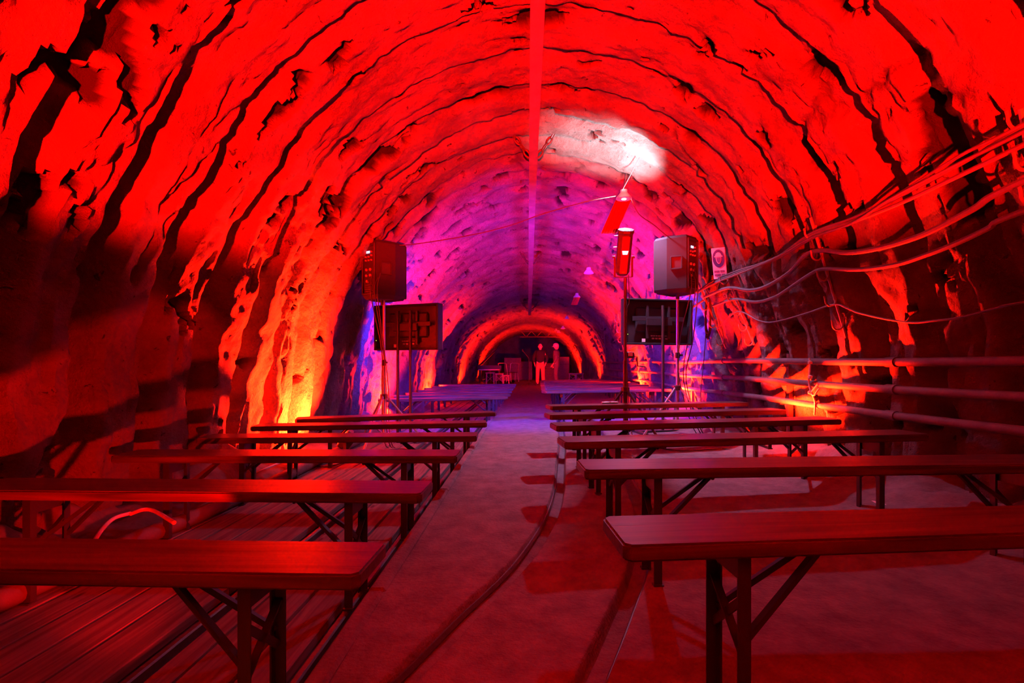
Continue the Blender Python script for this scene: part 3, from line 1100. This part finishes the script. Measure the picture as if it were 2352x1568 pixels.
# ------------------------------------------------------------------ screens on stands, seen from behind
def screen(c, rz, label, w=1.02, h=.62):
    """local -y is the rear"""
    root = empty('flat_screen', c, rz)
    MB().box((0, .035, 0), (w, .035, h), bevel=.006).build('bezel', M_BLACK, root)
    MB().box((0, .0545, 0), (w - .05, .003, h - .05)).build('display_panel', M_BLUESCREEN, root)
    mb = MB()
    for x in (-w / 2 + .02, w / 2 - .02): mb.box((x, -.03, 0), (.04, .10, h), bevel=.008)
    for z in (-h / 2 + .012, h / 2 - .012): mb.box((0, -.03, z), (w, .10, .024), bevel=.006)
    mb.build('rear_rim', M_CASE, root)
    MB().box((0, .005, .03), (w * .62, .05, h * .55), bevel=.02).build('rear_housing', M_BLACK, root)
    mb = MB()
    for x in (-.16, .16): mb.box((x, -.04, 0), (.035, .03, h * .72), bevel=.003)
    mb.box((0, -.055, .04), (w * .75, .02, .06), bevel=.003)
    mb.build('wall_mount', M_STEEL, root)
    mb = MB()
    for k in range(7): mb.box((-.08 + .036 * k, -.012, -h * .30), (.024, .012, .014))
    for k in range(5): mb.box((-.06 + .05 * k, -.012, -h * .36), (.034, .012, .022))
    mb.build('socket_panel', M_ALU, root)
    MB().box((-.2, -.012, -h * .40), (.05, .006, .045)).build('type_label', M_SIGNWHITE, root)
    MB().box((-w / 2 + .045, -.082, -h * .28), (.008, .004, .008)).build('status_diode', M_DIODE, root)
    tag(root, label, 'screen', 'flat screens facing the far benches')
    return root


def screen_stand(loc, rz, h, label, posts=(-.1, .1)):
    root = empty('screen_stand', loc, rz)
    for x in posts:
        MB().tube([(x, -.10, 0.02), (x, -.10, h + .22)], .020, 12).build('post', M_STEEL, root, True)
    mb = MB().box((0, -.10, .014), (.7, .06, .028), bevel=.006)
    for x in (-.33, .33): mb.box((x, -.08, .014), (.05, .56, .028), bevel=.006)
    mb.build('base', M_STEEL, root)
    MB().box((0, -.075, h), (.38, .03, .10), bevel=.004).build('bracket', M_STEEL, root)
    tag(root, label, 'screen stand', 'stands under the flat screens')


yt = 6.85
cl = dp(938, 752, yt)
screen(cl, R(-20), 'flat screen seen from behind, left of the walkway')
screen_stand((cl.x, cl.y, ZL), R(-20), cl.z - ZL, 'dark two-post stand under the left screen')
cr_ = dp(1508, 740, yt)
screen(cr_, R(14), 'flat screen seen from behind, right of the walkway')
screen_stand((cr_.x, cr_.y, 0), R(14), cr_.z, 'dark post stand under the right screen', (.04,))

# ------------------------------------------------------------------ stage projector on a crank stand
yp = 5.75
pc = dp(1432, 632, yp)
pj = empty('effect_projector', pc)
ph = (632 - 528) / F * yp
oc = [(.085 * math.cos(R(22.5 + 45 * k)), .075 * math.sin(R(22.5 + 45 * k))) for k in range(8)]
mb = MB()
vs, fs = [], []
for z, s in ((.0, .72), (.04, 1), (ph - .05, 1), (ph - .03, 1.1), (ph, 1.1)):
    vs += [(x * s, y * s, z) for x, y in oc]
for i in range(4): fs += [(i * 8 + k, i * 8 + (k + 1) % 8, i * 8 + 8 + (k + 1) % 8, i * 8 + 8 + k) for k in range(8)]
fs += [tuple(range(8))]
mb.add(vs, fs).build('housing', M_BLACK, pj)
MB().lathe([(.0925, ph - .004), (.0925, ph + .002), (.052, ph + .002), (.052, ph - .004)], n=8).build('top_ring', M_CASE, pj)
MB().lathe([(.001, ph + .012), (.03, ph + .010), (.048, ph + .001)], n=18).build('top_lens', M_WHITEHOT, pj, True)
MB().box((0, -.071, ph * .47), (.085, .008, ph * .82), bevel=.002).build('front_plate', M_PLATE, pj)
MB().prism([(-.036, .03), (.036, .03), (.026, -.012), (-.026, -.012)], .0, .005, Matrix(((1, 0, 0), (0, 0, -1), (0, 1, 0))), (0, -.074, ph * .52)).build('lit_window', M_WINDOW, pj)
MB().box((.0, -.077, ph * .10), (.04, .004, .018)).build('orange_sticker', M_ORANGE, pj)
mb = MB()
for s in (-1, 1):
    mb.bar((s * .10, 0, ph * .40), (s * .10, 0, -.02), .022, .005)
mb.bar((-.102, 0, -.022), (.102, 0, -.022), .022, .006)
mb.build('yoke', M_STEEL, pj)
for s in (-1, 1):
    MB().tube([(s * .10, 0, ph * .40), (s * .128, 0, ph * .40)], .014, 8).build('tilt_knob', M_BLACK, pj, True)
mb = MB()
for z in (.62, .87): mb.tube([(-.085, 0, ph * z), (-.125, 0, ph * z)], .006, 6)
mb.build('focus_pin', M_ALU, pj)
L = bpy.data.lights.new('projector_beam', 'SPOT')
L.energy, L.color, L.spot_size, L.spot_blend, L.shadow_soft_size = P_BEAM, (.93, .9, 1.0), R(84), .8, .03
lo = bpy.data.objects.new('projector_beam', L)
COL.objects.link(lo)
lo.parent = pj
lo.location = (.0, 0, ph + .03)
lo.rotation_euler = Vector((.10, -.16, -1)).to_track_quat('Z', 'Y').to_euler()
piv = Vector((0, 0, ph * .40))
tilt = Matrix.Rotation(R(28), 3, 'X')
for chd in pj.children:                      # the head leans towards the viewer in its yoke
    if chd.name.startswith(('yoke', 'tilt_knob')): continue
    chd.location = tilt @ (Vector(chd.location) - piv) + piv
    if chd.type != 'LIGHT': chd.rotation_euler = (R(28), 0, 0)
tag(pj, 'black upright effect projector with white lens glowing at its top', 'projector')

st = empty('crank_stand', (pc.x + .02, yp, 0))
hh = pc.z - .03
MB().tube([(0, 0, .1), (0, 0, hh * .5)], .026, 12).build('lower_tube', M_STEEL, st, True)
MB().tube([(0, 0, hh * .48), (0, 0, hh)], .018, 12).build('upper_tube', M_RAIL, st, True)
MB().lathe([(.03, .60), (.05, .605), (.05, .65), (.03, .655)], n=14).build('hub', M_STEEL, st, True)
tripod(None, hh, .5, .62, R(75), M_STEEL, st, .015)
wn = MB().box((.05, -.01, 1.02), (.09, .08, .075), bevel=.012).build('winch_box', M_BLACK, st)
mb = MB().tube([(.09, -.01, 1.0), (.13, -.02, 1.0), (.135, -.03, .90), (.135, -.03, .895), (.22, -.06, .885)], .008, 8)
mb.build('crank_handle', M_STEEL, wn, True)
MB().box((.05, -.052, 1.03), (.05, .003, .045)).build('winch_label', M_SIGNWHITE, wn)
tag(st, 'black crank-up tripod stand carrying the effect projector', 'tripod stand')
cable([Vector((pc.x + .05, yp - .03, pc.z)), Vector((pc.x + .06, yp - .03, pc.z - .3)), Vector((pc.x + .03, yp - .05, 1.5)), Vector((pc.x + .03, yp - .05, .9)), Vector((pc.x + .1, yp - .15, .02)), Vector((pc.x + .5, yp + .1, .02))],
      .005, M_CABLE, 'thin lead hanging down the crank stand', 6)


# ------------------------------------------------------------------ hanging lamps
def dome_lamp(c, r, label, cloth=True, lit=0.0, wire=None):
    root = empty('pendant_lamp', c)
    s = r / .1
    MB().lathe([(.1 * s, 0), (.1 * s, .012 * s), (.085 * s, .035 * s), (.055 * s, .07 * s), (.045 * s, .085 * s), (.045 * s, .115 * s), (.022 * s, .125 * s)], n=20).build('shade', M_WHITE, root, True)
    MB().lathe([(.028 * s, -.006 * s), (.03 * s, .0), (.02 * s, .004 * s)], n=12).build('bulb', M_BULBMAT if lit else M_WHITE, root, True)
    if cloth:
        # pleated red skirt hanging askew from the rim
        vs, fs = [], []
        n = 24
        for z, dx, dy in ((0, 0, 0), (-.08 * s, -.03 * s, 0), (-.20 * s, -.08 * s, 0)):
            for k in range(n):
                a = 2 * math.pi * k / n
                rr = .085 * s * (1 + (.10 if k % 2 else -.06))
                vs.append((rr * math.cos(a) + dx, rr * .7 * math.sin(a) + dy, z - .004))
        for i in range(2):
            fs += [(i * n + k, i * n + (k + 1) % n, (i + 1) * n + (k + 1) % n, (i + 1) * n + k) for k in range(n)]
        o = MB().add(vs, fs).build('pleated_skirt', M_REDC, root)
        md = o.modifiers.new('thick', 'SOLIDIFY')
        md.thickness = .003
    if lit:
        L = bpy.data.lights.new('bulb_light', 'SPOT')
        L.energy, L.color, L.shadow_soft_size = lit, (.85, .47, 1.0), .035
        L.spot_size, L.spot_blend = R(136), .85
        lo = bpy.data.objects.new('bulb_light', L)
        COL.objects.link(lo)
        lo.parent = root
        lo.location = (0, 0, -.055 * s)
    if wire is not None:
        MB().tube([(0, 0, .12 * s), Vector(wire) - Vector(c)], .004, 6).build('cord', M_CABLE_G, root, True)
    tag(root, label, 'lamp', 'enamel pendant lamps')
    return root


lc = dp(1433, 457, 6.3)
dome_lamp(lc, .098, 'white enamel lamp glowing above the effect projector', False, P_BULB, Vector((lc.x + .03, lc.y, CZ + 2.40)))
# pleated red cloth beside the lamp: a hanging strip
vs, fs = [], []
top = [dp(1414 + 36 * k / 12, 459, 6.8 + (.02 if k % 2 else -.02)) for k in range(13)]
bot = [dp(1380 + 36 * k / 12, 536, 6.8 + (.02 if k % 2 else -.02)) for k in range(13)]
mb = MB().add(top + bot, [(k, k + 1, 14 + k, 13 + k) for k in range(12)])
o = mb.build('pleated_pennant', M_REDC)
o.modifiers.new('thick', 'SOLIDIFY').thickness = .004
tag(o, 'pleated red pennant hanging aslant from the near white lamp', 'pennant')
for i, (px, py, y, r, cl_) in enumerate(((1352, 628, 9.6, .095, False), (1325, 683, 12.6, .09, True), (1302, 732, 15.2, .075, False), (1293, 755, 17.6, .085, False), (1277, 760, 20.0, .075, False), (1283, 764, 21.2, .085, False))):
    c = dp(px, py, y)
    dome_lamp(c, r, 'distant hanging enamel lamp, %s counted beyond the near white lamp' % ORD[i], cl_, 0, Vector((c.x, c.y, crown(y) - .06)))

# strung wires
cable([dp(868, 566, 6.2), dp(880, 560, 6.2), dp(940, 562, 6.15), dp(1080, 540, 6.1), dp(1170, 518, 6.05), dp(1250, 490, 6.0), dp(1350, 462, 5.97), dp(1414, 450, 5.95)], .006, M_CABLE, 'cable strung from the left loudspeaker to the near white lamp', 6, name='strung_cable')
cable([dp(1449, 456, 5.95), dp(1468, 492, 6.0), dp(1500, 515, 6.1), dp(1530, 540, 6.2), dp(1548, 548, 6.3)], .006, M_CABLE, 'cable strung from the near white lamp to the right loudspeaker', 6, name='strung_cable')
pts = [dp(1430, 436, 5.95), dp(1457, 385, 5.80), dp(1490, 315, 5.55), dp(1560, 180, 4.9), dp(1620, 50, 4.35), dp(1660, -60, 3.95)]
cable(pts, .004, M_CABLE_G, 'thin wire running from the near lamp towards the viewer along the ceiling', 6, name='strung_cable')


# ------------------------------------------------------------------ rope on the pipes, cables on the floor
rp = [Vector((PX_R - .04, 4.55, .97)), Vector((PX_R - .05, 4.52, .90)), Vector((PX_R - .045, 4.55, .76)), Vector((PX_R - .05, 4.5, .66)), Vector((PX_R - .03, 4.48, .58)), Vector((PX_R - .05, 4.45, .46))]
mb = MB().tube(spline(rp, 5), .008, 6)
mb.tube(spline([Vector((PX_R - .04, 4.40, .70)), Vector((PX_R - .06, 4.44, .64)), Vector((PX_R - .05, 4.5, .66)), Vector((PX_R - .04, 4.42, .74))], 5), .007, 6)
for z in (.93, .80, .66):
    mb.lathe([(.004, -.018), (.02, -.01), (.02, .01), (.004, .018)], (PX_R - .05, 4.52, z), 8)
tag(mb.build('rope', M_ROPE, smooth=True), 'pale rope knotted around the pipes above the right flood', 'rope')
fc = [([(300, 1180), (330, 1170), (356, 1174), (400, 1200)], .16, .011, M_CABLE_W, 'pale hose arching behind the left benches'),
      ([(215, 1245), (235, 1215), (262, 1190), (300, 1178)], .10, .011, M_CABLE_W, 'pale hose end curving down to the left wall')]
for ps, z, r, m, lab in fc:
    cable([at(px, py, ZL + z) for px, py in ps], r, m, lab, 8)
cable([at(560, 1100, ZL + .03), at(600, 1080, ZL + .1), at(650, 1060, ZL + .1), at(700, 1046, ZL + .03), at(760, 1040, ZL + .02)], .008, M_CABLE_W, 'thin pale wire looping under the fourth left bench', 6)
cable([at(700, 1065, ZL + .012), at(760, 1070, ZL + .012), at(850, 1040, ZL + .012), at(930, 1030, ZL + .012), at(960, 1050, ZL + .012)], .007, M_CABLE, 'black cable lying on the boards near the left flood', 6)
cable([at(1660, 1030, .02), at(1760, 1048, .02), at(1830, 1062, .03), at(1900, 1090, .05), at(1960, 1120, .05)], .007, M_CABLE, 'black cable lying on the concrete near the right flood', 6)
cable([at(1895, 1108, .03), at(1935, 1130, .03), at(1990, 1148, .03), at(2050, 1165, .03)], .009, M_CABLE_W, 'pale hose lying on the floor by the right wall', 6)
cable([at(1500, 1025, .015), at(1560, 1034, .015), at(1640, 1030, .015), at(1700, 1024, .02)], .007, M_CABLE, 'black cable lying below the right loudspeaker', 6)
# remote / small device on the sixth right bench
p = at(1393, 925, HB + .012)
mb = MB().box((0, 0, .01), (.09, .035, .02), bevel=.006).box((.085, .0, .012), (.09, .06, .02), Matrix.Rotation(R(12), 3, 'Z'), .006)
o = mb.build('handheld_device', M_ALU)
o.location = (p.x, p.y + .06, HB + .001)
tag(o, 'small silver device lying on the sixth bench on the right', 'device')

# ------------------------------------------------------------------ the far hall: piano, stools, chairs, crates, truss
yf = 24.6
# grand piano
gp = empty('grand_piano', (-1.82, 24.2, 0))
gp.scale = (.75, .75, .85)
body = [(-.75, -.7), (.75, -.7), (.75, -.1), (.55, .25), (.35, .75), (.0, .95), (-.45, .85), (-.75, .4)]
MB().prism(body, .70, .98).build('case', M_BLACK, gp)
MB().prism([(x * 1.0, y) for x, y in body], .0, .03, Matrix.Translation((0, 0, 0)).to_3x3() @ Matrix.Rotation(R(-40), 3, 'Y'), (-.1, 0, 1.45)).build('lid', M_BLACK, gp)
MB().box((0, -.82, .75), (1.35, .25, .05), bevel=.01).build('keyboard', M_SIGNWHITE, gp)
for x, y in ((-.6, -.6), (.6, -.6), (0, .7)):
    MB().lathe([(.05, 0), (.035, .05), (.06, .6), (.06, .7)], (x, y, 0), 10).build('leg', M_BLACK, gp, True)
tag(gp, 'black grand piano with raised lid in the far hall', 'piano')


def stool(px, py, y, label, s=1.0):
    p = dp(px, py, y)
    root = empty('wooden_stool', (p.x, y, 0))
    h, w = .47 * s, .36 * s
    MB().box((0, 0, h), (w, w, .05), bevel=.01).build('seat', M_STOOL, root)
    for sx in (-1, 1):
        for sy in (-1, 1):
            MB().bar((sx * w * .42, sy * w * .42, 0), (sx * w * .38, sy * w * .38, h), .035).build('leg', M_STOOL, root)
    mb = MB().bar((-w * .4, -w * .42, .12), (w * .4, -w * .42, .40), .018).bar((w * .4, -w * .42, .12), (-w * .4, -w * .42, .40), .018)
    mb.build('cross_brace', M_STOOL, root)
    tag(root, label, 'stool', 'wooden stools in the far hall')


stool(1126, 872, 22.0, 'pale wooden stool beside the far grand piano', 1.1)
stool(1147, 872, 22.2, 'pale wooden stool, second beside the grand piano')
stool(1163, 872, 23.2, 'small wooden stool between piano and metal chairs', .8)
stool(1315, 868, 22.2, 'pale cross-braced stool right of the two people')
stool(1331, 868, 22.3, 'pale cross-braced stool nearest the right wall of the hall')


def metal_chair(px, y, rz, label):
    root = empty('metal_chair', ((px - VX) / F * y, y, 0), rz)
    for s in (-1, 1):
        pts = [(s * .22, .24, 0), (s * .22, .12, .45), (s * .22, -.18, .47), (s * .22, -.24, 0)]
        MB().tube(pts, .015, 6).build('leg_frame', M_ALU, root, True)
        MB().tube([(s * .22, .12, .45), (s * .23, .26, .92), (s * .15, .28, .95)], .015, 6).build('back_post', M_ALU, root, True)
    MB().box((0, -.03, .47), (.44, .36, .03), bevel=.01).build('seat', M_BLACK, root)
    MB().tube([(-.15, .28, .95), (.15, .28, .95)], .015, 6).build('back_rail', M_ALU, root, True)
    tag(root, label, 'chair', 'metal chairs in the far hall')


metal_chair(1160, 25.0, R(150), 'tubular metal chair right of the piano stools')
metal_chair(1178, 26.0, R(205), 'tubular metal chair beside the grey crates')


def crate(px, y, w, d, h, label, m=M_CRATE):
    root = empty('equipment_case', ((px - VX) / F * y, y, 0))
    MB().box((0, 0, h / 2), (w, d, h), bevel=.015).build('shell', m, root)
    mb = MB()
    for sx in (-1, 1):
        mb.box((sx * (w / 2 - .02), -d / 2 - .004, h / 2), (.035, .012, h))
    mb.box((0, -d / 2 - .004, h * .68), (w, .012, .025))
    mb.build('edge_trim', M_RAIL, root)
    for x in (-w * .25, w * .25):
        MB().box((x, -d / 2 - .012, h * .68), (.08, .02, .09), bevel=.005).build('latch', M_RAIL, root)
    tag(root, label, 'case', 'equipment cases in the far hall')


crate(1178, 28.6, .95, .6, 1.25, 'tall dark equipment case behind the metal chairs')
crate(1206, 29.0, .8, .6, 1.05, 'dark equipment case left of the person in orange trousers')
crate(1262, 28.0, .9, .6, .95, 'dark equipment case between the two people')
crate(1290, 28.0, .8, .7, 1.3, 'tall dark equipment case right of the helmeted person')
crate(1155, 27.2, .9, .5, .32, 'low dark case on the floor under the chairs')
# microphone stand
ms = empty('microphone_stand', ((1215 - VX) / F * 21.0, 21.0, 0))
MB().tube([(0, 0, .12), (0, 0, 1.15)], .012, 8).build('pole', M_BLACK, ms, True)
MB().tube([(0, 0, 1.15), (-.25, -.1, 1.45)], .01, 8).build('boom', M_BLACK, ms, True)
MB().lathe([(.015, 0), (.03, .04), (.03, .08), (.012, .1)], (-.27, -.1, 1.43), 10).build('microphone', M_BLACK, ms, True)
for k in range(3):
    a = R(90 + 120 * k)
    MB().tube([(0, 0, .16), (math.cos(a) * .34, math.sin(a) * .34, .01)], .012, 6).build('leg', M_BLACK, ms, True)
tag(ms, 'black microphone stand left of the person in orange trousers', 'microphone stand')
# lighting truss and pipe under the far crown
tr = empty('lighting_truss', (.75, 26.6, 2.35))
for z in (0, .3):
    MB().tube([(-1.15, 0, z), (1.15, 0, z)], .028, 8).build('chord', M_RAIL, tr, True)
for k in range(8):
    x0 = -1.1 + k * .275
    MB().tube([(x0, 0, 0 if k % 2 else .3), (x0 + .275, 0, .3 if k % 2 else 0)], .016, 6).build('lattice_bar', M_RAIL, tr, True)
for x in (-.9, .9):
    MB().tube([(x, 0, .3), (x, 0, crown(26.6) - 2.35 - .02)], .012, 6).build('hanger', M_RAIL, tr, True)
tag(tr, 'dark lattice lighting truss hung over the two people', 'truss')


# ------------------------------------------------------------------ people
def skin_obj(name, chains, m, parent=None, sub=2):
    """chains: list of [(point, radius, (rx, ry) or None), ...]; first vertex of later chains may repeat an earlier point"""
    verts, radii, edges, index = [], [], [], {}
    for ch in chains:
        prev = None
        for p, r in ch:
            key = tuple(round(c, 4) for c in p)
            if key not in index:
                index[key] = len(verts)
                verts.append(p)
                radii.append(r if isinstance(r, tuple) else (r, r))
            i = index[key]
            if prev is not None and prev != i: edges.append((prev, i))
            prev = i
    me = bpy.data.meshes.new(name)
    me.from_pydata(verts, edges, [])
    me.materials.append(m)
    o = bpy.data.objects.new(name, me)
    COL.objects.link(o)
    if parent is not None: o.parent = parent
    md = o.modifiers.new('skin', 'SKIN')
    md.use_smooth_shade = True
    for i, r in enumerate(radii):
        me.skin_vertices[0].data[i].radius = r
    me.skin_vertices[0].data[0].use_root = True
    sb = o.modifiers.new('sub', 'SUBSURF')
    sb.levels = sub
    sb.render_levels = sub
    return o


def head_part(root, z, face, m):
    """skull with brow, nose, chin, ears; face = unit vector in plan"""
    f = Vector((face[0], face[1], 0)).normalized()
    s = Vector((-f.y, f.x, 0))
    vs, fs = [], []
    n, rings = 20, 14
    for i in range(rings + 1):
        v = math.pi * i / rings
        for k in range(n):
            a = 2 * math.pi * k / n
            zf = math.cos(v)
            w = .086 * math.sin(v) * (1 if zf > -.2 else 1 - .35 * (-zf - .2))
            d = .106 * math.sin(v) * (1 if zf > -.2 else 1 - .25 * (-zf - .2))
            fr = math.cos(a)
            p = f * (fr * d) + s * (math.sin(a) * w) + Vector((0, 0, z + zf * .130))
            if fr > .93 and -.35 < zf < .2: p += f * .022 * (1 - abs(zf + .1) * 2)      # nose
            if .70 < fr < .93 and .02 < zf < .25: p -= f * .010                          # eye sockets
            if fr > .8 and -.62 < zf < -.45: p -= f * .006                               # mouth
            vs.append(p)
    for i in range(rings):
        fs += [(i * n + k, i * n + (k + 1) % n, (i + 1) * n + (k + 1) % n, (i + 1) * n + k) for k in range(n)]
    mb = MB().add(vs, fs)
    for sd in (-1, 1):
        c = s * (.087 * sd) + Vector((0, 0, z - .005))
        mb.lathe([(.004, -.03), (.016, -.015), (.018, .012), (.006, .028)], c, 8)
    return mb


def join_into(o, mb):
    """merge the head shape into the body mesh after the body surface is grown"""
    dg = bpy.context.evaluated_depsgraph_get()
    ev = o.evaluated_get(dg)
    me = bpy.data.meshes.new_from_object(ev)
    bm = bmesh.new()
    bm.from_mesh(me)
    m2 = mb.mesh('tmp', None, True)
    bm.from_mesh(m2)
    bm.to_mesh(me)
    bm.free()
    me.polygons.foreach_set('use_smooth', [True] * len(me.polygons))
    o.modifiers.clear()
    o.data = me
    return o


def hand_chains(w, d, s):
    """palm and five fingers hanging from wrist w, d = direction of the hand, s = towards the thumb side"""
    w, d, s = Vector(w), Vector(d).normalized(), Vector(s).normalized()
    out = [[(w, (.026, .02)), (w + d * .05, (.034, .016)), (w + d * .085, (.032, .014))]]
    inw = d.cross(s)
    for k, (off, L) in enumerate(((.026, .072), (.009, .08), (-.008, .074), (-.025, .058))):
        a = w + d * .085
        b = a + s * off + d * .015
        out.append([(a, (.032, .014)), (b, .009), (b + d * L * .5 + inw * .006, .0085), (b + d * L + inw * .022, .007)])
    a = w + d * .035
    out.append([(w + d * .05, (.034, .016)), (a + s * .04 + d * .02, .011), (a + s * .052 + d * .055, .0085)])
    return out


def person(loc, rz, label, coat_m, trouser_m, helmet, coat_len, arms, lean=0.0):
    root = empty('person', loc, rz)
    H = .96                                         # hip height; local +x is where the person looks
    hip, chest, neck, head = (0, 0, H), (.01, 0, 1.32), (.01, 0, 1.50), (.02, 0, 1.60)
    ch = [[(hip, (.13, .16)), ((.0, 0, 1.12), (.115, .15)), (chest, (.125, .185)), ((.0, 0, 1.44), (.08, .10)), (neck, .055), (head, .06)]]
    for s in (-1, 1):
        k, a = arms[0 if s < 0 else 1]
        sh = (0, s * .165, 1.40)
        ch.append([(chest, (.125, .185)), (sh, .05), (k, .042), (a, .030)])
        hd = (Vector(a) - Vector(k)).normalized()
        ch += [[(a, .030)] + c if i == 0 else c for i, c in enumerate(hand_chains(Vector(a) + hd * .02, hd, (1, 0, .2)))]
        ch.append([(hip, (.13, .16)), ((0, s * .10, .86), (.095, .09)), ((.02, s * .11, .50), .062), ((-.01, s * .12, .10), .042), ((.0, s * .12, .045), .04), ((.12, s * .14, .035), (.04, .03)), ((.19, s * .15, .03), (.035, .022))])
    body = skin_obj('body', ch, M_SKIN, root)
    bpy.context.view_layer.update()
    join_into(body, head_part(root, 1.655, (1, 0), M_SKIN))
    tr_ = [[((0, 0, H + .04), (.145, .175)), ((0, 0, H - .05), (.14, .17))]]
    for s in (-1, 1):
        tr_.append([((0, 0, H - .05), (.14, .17)), ((0, s * .105, .80), (.112, .10)), ((.02, s * .115, .50), (.088, .085)), ((-.01, s * .125, .22), (.082, .078)), ((-.005, s * .125, .08), (.082, .076))])
    skin_obj('trousers', tr_, trouser_m, root)
    ct = [[((0, 0, coat_len), (.165, .20)), ((0, 0, 1.10), (.145, .185)), ((.01, 0, 1.33), (.15, .215)), ((.0, 0, 1.465), (.11, .155)), ((.005, 0, 1.535), (.085, .088))]]
    for s in (-1, 1):
        k, a = arms[0 if s < 0 else 1]
        k2 = Vector(k)
        a2 = Vector(k).lerp(Vector(a), .93)
        ct.append([((.01, 0, 1.33), (.15, .215)), ((0, s * .18, 1.405), .108), ((-.005, s * .24, 1.30), .09), (tuple(k2), .072), (tuple(a2), .052)])
    skin_obj('jacket', ct, coat_m, root)
    for s in (-1, 1):
        mb = MB()
        mb.box((.06, s * .14, .035), (.29, .10, .07), Matrix.Rotation(s * R(8), 3, 'Z'), .025)
        mb.build('shoe', M_DARKCLOTH, root)
    if helmet:
        hl = MB()
        hl.lathe([(.15, 1.675), (.132, 1.68), (.128, 1.73), (.11, 1.785), (.065, 1.818), (.01, 1.828)], (.02, 0, 0), 22)
        hl.prism([(.10, -.09), (.19, -.06), (.205, 0), (.19, .06), (.10, .09)], 1.660, 1.672)
        hl.build('helmet', M_HELMET, root, True)
    tag(root, label, 'person', 'people standing in the far hall')
    return root


yp2 = 21.6
arms1 = [((-.02, -.30, 1.14), (.12, -.24, .93)), ((-.02, .30, 1.14), (.12, .24, .93))]
person(((1241 - VX) / F * yp2, yp2, 0), R(-95), 'bald person in black jacket and orange trousers facing the viewer', M_DARKCLOTH, M_TROUSER, False, .92, arms1)
arms2 = [((.0, -.25, 1.14), (.10, -.22, .90)), ((-.02, .25, 1.14), (.12, .20, .92))]
person(((1279 - VX) / F * yp2, yp2 + .3, 0), R(172), 'person in long grey coat and white helmet standing sideways', M_COAT, M_COAT, True, .72, arms2)
